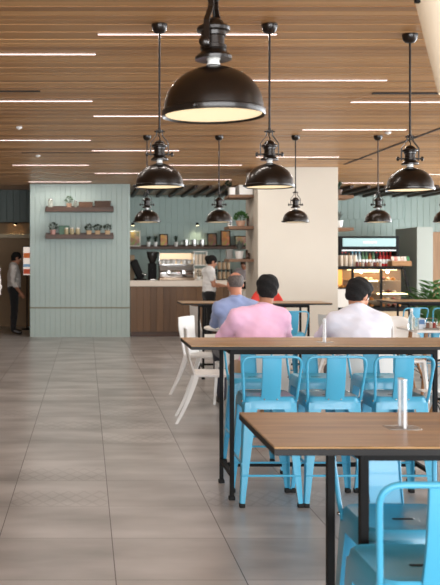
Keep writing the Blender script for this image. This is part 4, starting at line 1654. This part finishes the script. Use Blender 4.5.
bm_ = [(mat('red_drink', (168, 40, 36), .25), REDP, 'red'), (mat('green_drink', (86, 118, 84), .25), LEAF, 'green'), (mat('amber_drink', (150, 92, 48), .25), BLACK, 'amber'),
       (mat('clear_drink', (176, 190, 190), .2), BLUE, 'clear'), (mat('cola_drink', (44, 28, 24), .2), REDP, 'dark')]
bp_ = [Proto(lambda lab, q=q: make_bottle(lab, q[0], q[1])) for q in bm_]
random.seed(21)
for zi, z in enumerate(SH):
    n = 15
    for k in range(n):
        t = k / (n - 1)
        kind = random.choice([2, 4, 2, 3]) if t < .4 else (random.choice([1, 3, 1, 2]) if t < .68 else random.choice([0, 0, 4, 0]))
        bp_[kind](f'{bm_[kind][2]} drink bottle on the {("lower", "upper")[zi]} fridge shelf', ((fx0 + fx1) / 2 - hw + .11 + k * (2 * hw - .22) / (n - 1), FY + .2, z + .002), 0,
                  f'{bm_[kind][2]} bottles on the {("lower", "upper")[zi]} fridge shelf', 1.15)

# ------------------------------------------------------------------ food display
DY = 16.7
dx0, dxm, dx1 = px(353, DY), px(381.5, DY), px(409, DY)
r = thing('food_display', 'lit glass food display with dark frame in front of the drinks fridge', 'display case', (0, DY, 0))
ox = (dx0 + dx1) / 2
r.location = (ox, DY, 0)
a0, am, a1 = px(334, DY) - ox, dxm - ox, dx1 - ox
al = dx0 - ox
zb, zt = pz(309, DY), pz(268, DY)
MB().box(a0, a1 + .10, 0, .7, 0.05, zb - .04, .004).build('base_cabinet', mat('beige_laminate', (196, 172, 140), .5), r, smooth=False)
MB().box(a0, a1 + .10, .03, .68, 0, .05).build('plinth', BLACK, r, smooth=False)
MB().box(a0, a1 + .12, -.02, .72, zb - .04, zb + .03, .004).build('deck', BLACK, r, smooth=False)
MB().box(a0, a1 - .08, 0.05, .72, zt - .03, zt + .03, .004).build('top_board', BLACK, r, smooth=False)
MB().box(a0, a1 + .08, .66, .70, zb, zt).build('back_panel', mat('display_back', (120, 92, 60), .5), r, smooth=False)
for xx in (al, am):
    MB().box(xx - .02, xx + .02, 0.0, .05, zb, zt, .003).build('post', BLACK, r, smooth=False)
m = MB()
m.loft([[Vector((a1 + .09 + s_, y_, zb)) for s_, y_ in ((-.02, 0), (.02, 0), (.02, .05), (-.02, .05))], [Vector((a1 - .10 + s_, y_, zt)) for s_, y_ in ((-.02, 0), (.02, 0), (.02, .05), (-.02, .05))]])
m.build('slanted_post', BLACK, r, smooth=False)
m = MB()
m.loft([[Vector((x_, .014, z_)) for x_, z_ in ((al, zb + .03), (a1 + .08, zb + .03), (a1 - .11, zt - .03), (al, zt - .03))], [Vector((x_, .020, z_)) for x_, z_ in ((al, zb + .03), (a1 + .08, zb + .03), (a1 - .11, zt - .03), (al, zt - .03))]])
m.build('front_glass', mat('thin_glass', (255, 255, 255), .02, trans=1.0, ior=1.02), r, smooth=False)
SHZ = [zb + .03, pz(301, DY), pz(293.5, DY), pz(280.5, DY)]
LEDM = mat('display_led', (255, 236, 190), .5, emit=((255, 226, 170), 3.0))
for i, z in enumerate(SHZ[1:]):
    MB().box(al + .02, a1 - .03 - .03 * i, .10, .66, z - .012, z, .002).build('glass_shelf', mat('shelf_metal', (150, 130, 104), .4), r, smooth=False)
for (xa, xb, yy) in ((al + .03, am - .03, 271.5), (am - .06, a1 + .02, 293.8), (al + .2, am - .05, 281)):
    MB().box(xa, xb, .055, .085, pz(yy + .6, DY), pz(yy - .6, DY)).build('light_strip', LEDM, r, smooth=False)
MB().box(al + .03, a1 - .12, .3, .5, zt - .04, zt - .032).build('top_light', mat('display_top_led', (255, 226, 180), .5, emit=((255, 216, 150), 5)), r, smooth=False)
for dx_ in (-.28, .22):
    lamp_light('display_light', (ox + dx_, DY + .30, zt - .07), 1.6, (1.0, .80, .52), .03)
# hot section
MB().box(a0 + .02, al - .03, .60, .64, zb, zt).build('warm_back', mat('warm_back', (210, 150, 70), .5, emit=((255, 176, 76), .45)), r, smooth=False)
MB().box(a0, al, .03, .6, pz(288, DY) - .02, pz(288, DY)).build('warm_shelf', BLACK, r, smooth=False)
MB().box(a0, al - .02, -.022, .0, zb + .03, pz(289, DY)).build('warm_front', WHITEM, r, smooth=False)


def make_bun(label, m_, top):
    r_ = thing('pastry', label, 'pastry')
    MB().lathe([(.03, 0), (.045, .012), (.048, .03), (.036, .048), (.015, .056), (0, .058)], seg=14).build('bun', m_, r_)
    MB().lathe([(.038, .043), (.036, .050), (.016, .060), (0, .063)], seg=12).build('glaze', top, r_)
    return r_


PB = [Proto(lambda lab, q=q: make_bun(lab, *q)) for q in (
    (mat('baked_gold', (206, 140, 66), .5), mat('syrup', (176, 96, 40), .3)),
    (mat('pale_bread', (222, 190, 140), .6), CERAM),
    (mat('chocolate', (84, 50, 34), .5), mat('berry', (186, 60, 50), .4)))]
NM = ('golden glazed bun', 'pale iced bun', 'chocolate bun with a berry top')
random.seed(5)
LV = ('bottom deck', 'low shelf', 'middle shelf', 'top shelf')
for li, z in enumerate(SHZ):
    for k in range(11):
        x_ = al + .10 + k * .105
        if abs(x_ - am) < .05 or x_ > a1 - .08 - .03 * li:
            continue
        q = random.choice((0, 0, 1, 2))
        sec = 'by the post' if x_ < am else 'beyond the post'
        PB[q](f'{NM[q]} on the {LV[li]} of the food display', (ox + x_, DY + .2 + random.uniform(0, .08), z + .002), random.uniform(0, 3), f'{NM[q]}s on the {LV[li]} of the display', random.uniform(.85, 1.0))
for k in range(4):
    PB[0]('golden glazed bun in the glowing warm cabinet', (ox + a0 + .05 + k * .085, DY + .25, pz(288, DY) + .002), k, 'buns in the warm cabinet', .85)

# on top of the display
TZ = zt + .03
for k in range(4):
    for j in range(2):
        xx = px(340.5, DY + .3) + k * .085
        if j and k == 3:
            continue
        pc(('column of nested paper cups on the display top, front row', 'column of nested paper cups on the display top, back row')[j], (xx, DY + .25 + j * .12, TZ), k, ('front', 'back')[j] + ' row of nested cups on the display')
for k in range(9):
    m_ = (mat('jam_red', (120, 52, 42), .4), mat('jam_amber', (160, 110, 70), .4), mat('jam_pale', (196, 176, 160), .4))[k % 3]
    jar(('small dark red jar on the display top', 'small amber jar on the display top', 'small pale jar on the display top')[k % 3], (px(357 + k * 2.9, DY + .2), DY + .2, TZ), .024, .085, m_, BLACK,
        group=('red', 'amber', 'pale')[k % 3] + ' jars on the display')
r = thing('crate', 'open wooden crate of snack packs on the end of the display top', 'crate', (px(400.5, DY + .2), DY + .25, TZ))
OAKC = wood('crate_oak', (150, 104, 62), (186, 140, 92), .6, 'x', 4)
hx = .19
MB().box(-hx, hx, -.12, .12, 0, .012).build('bottom', OAKC, r, smooth=False)
for a in ((-hx, hx, -.12, -.108), (-hx, hx, .108, .12), (-hx, -hx + .012, -.12, .12), (hx - .012, hx, -.12, .12)):
    MB().box(a[0], a[1], a[2], a[3], 0, .10, .002).build('side', OAKC, r, smooth=False)
for k in range(6):
    c = ((228, 208, 196), (214, 150, 140), (232, 226, 214), (218, 196, 180), (228, 214, 204), (60, 130, 84))[k]
    o = MB().loft([rrect(.024, .04, .008, 0), rrect(.026, .04, .008, .10), rrect(.026, .005, .004, .17)]).build('snack_pack', mat('pack_%d' % k, c, .4))
    o.location = (px(400.5, DY + .2) - .145 + k * .058, DY + .23, TZ + .013)
    tag(o, ('cream', 'dusty pink', 'white', 'beige', 'ivory', 'green')[k] + ' snack pack standing in the wooden crate', 'snack', 'snack packs in the crate')

# ------------------------------------------------------------------ palm
r = thing('potted_palm', 'green palm standing between the grey partition and the far table', 'plant', (px(435, 13.6), 13.6, 0))
MB().lathe([(.16, 0), (.21, .40), (.215, .42), (.19, .42), (.18, .38), (0, .37)], seg=28).build('pot', WHITEP, r)
MB().lathe([(.18, .36), (0, .385)], seg=20).build('soil', SOIL, r)
mb = MB()
rnd = random.Random(3)
for k in range(48):
    a = rnd.uniform(0, 2 * math.pi)
    h = rnd.uniform(.45, .95)
    sp = rnd.uniform(.12, .42)
    pts = [Vector((0, 0, .38)) + Vector((math.cos(a) * sp * t * t, math.sin(a) * sp * t * t, h * (t - .25 * t * t * (sp / .3)))) for t in [i / 8 for i in range(9)]]
    mb.tube(pts, [.006 - .0005 * i for i in range(9)], 5)
    for i in range(3, 9):
        d = (pts[i] - pts[i - 1]).normalized()
        s_ = d.cross(Vector((0, 0, 1))).normalized()
        for sg in (-1, 1):
            tip = pts[i] + (s_ * sg * .8 + d * .7 + Vector((0, 0, -.15))).normalized() * .20
            wv = d * .02
            mid = (pts[i] + tip) / 2 + Vector((0, 0, .012))
            mb.poly([pts[i] - wv * .3, mid - wv, tip, mid + wv])
mb.build('fronds', mat('palm_green', (60, 104, 46), .45, var=.3, scale=6), r, smooth=False)

# ------------------------------------------------------------------ on the low table with condiments
LT = .75
TX, TY = px, 9.6
r = thing('water_bottle', 'clear water bottle on the low table beside the drinking glass', 'bottle', (px(411.5, 9.6), 9.6, LT))
BOTG = mat('bottle_glass', (236, 242, 240), .05, trans=.9, ior=1.15)
MB().lathe([(.032, 0), (.036, .01), (.036, .12), (.014, .17), (.013, .20)], seg=18).build('body', BOTG, r)
MB().lathe([(.016, .195), (.016, .225), (0, .228)], seg=14).build('cap', CERAM, r)


def make_glass(label):
    r_ = thing('drinking_glass', label, 'glass')
    MB().lathe([(.026, 0), (.034, .13), (.032, .13), (.025, .008), (0, .008)], seg=18).build('tumbler', BOTG, r_)
    return r_


gl = Proto(make_glass)
gl('drinking glass on the low table between the water bottle and the card', (px(416.3, 9.52), 9.52, LT), 0, 'drinking glasses')
r = thing('table_card', 'small blue and white standing card on the low table', 'card', (px(421.5, 9.62), 9.62, LT))
MB().box(-.035, .035, -.006, .006, 0, .115, .002).build('card', mat('card_white', (214, 222, 232), .5), r, smooth=False)
MB().box(-.030, .030, -.0075, -.006, .055, .105).build('print', mat('card_blue', (88, 128, 176), .5), r, smooth=False)
r = thing('condiment_tray', 'small chrome condiment tray on the low table', 'tray', (px(431, 9.6), 9.6, LT))
MB().loft([rrect(.07, .05, .02, 0), rrect(.085, .06, .02, .02), rrect(.082, .057, .02, .02), rrect(.068, .048, .02, .006)]).build('dish', STEEL, r)
MB().tube(arc_path([(-.06, 0, .012), (-.06, 0, .12), (.06, 0, .12), (.06, 0, .012)], .03), .004).build('handle', CHROME, r)
for k, (dx, c, lab) in enumerate(((-.035, (120, 80, 60), 'brown condiment jar in the chrome tray'), (.0, (206, 196, 186), 'pale condiment jar in the chrome tray'), (.035, (150, 52, 40), 'red condiment jar in the chrome tray'))):
    jar(lab, (px(431, 9.6) + dx, 9.6, LT + .007), .016, .075, mat('condiment_%d' % k, c, .4), STEEL)
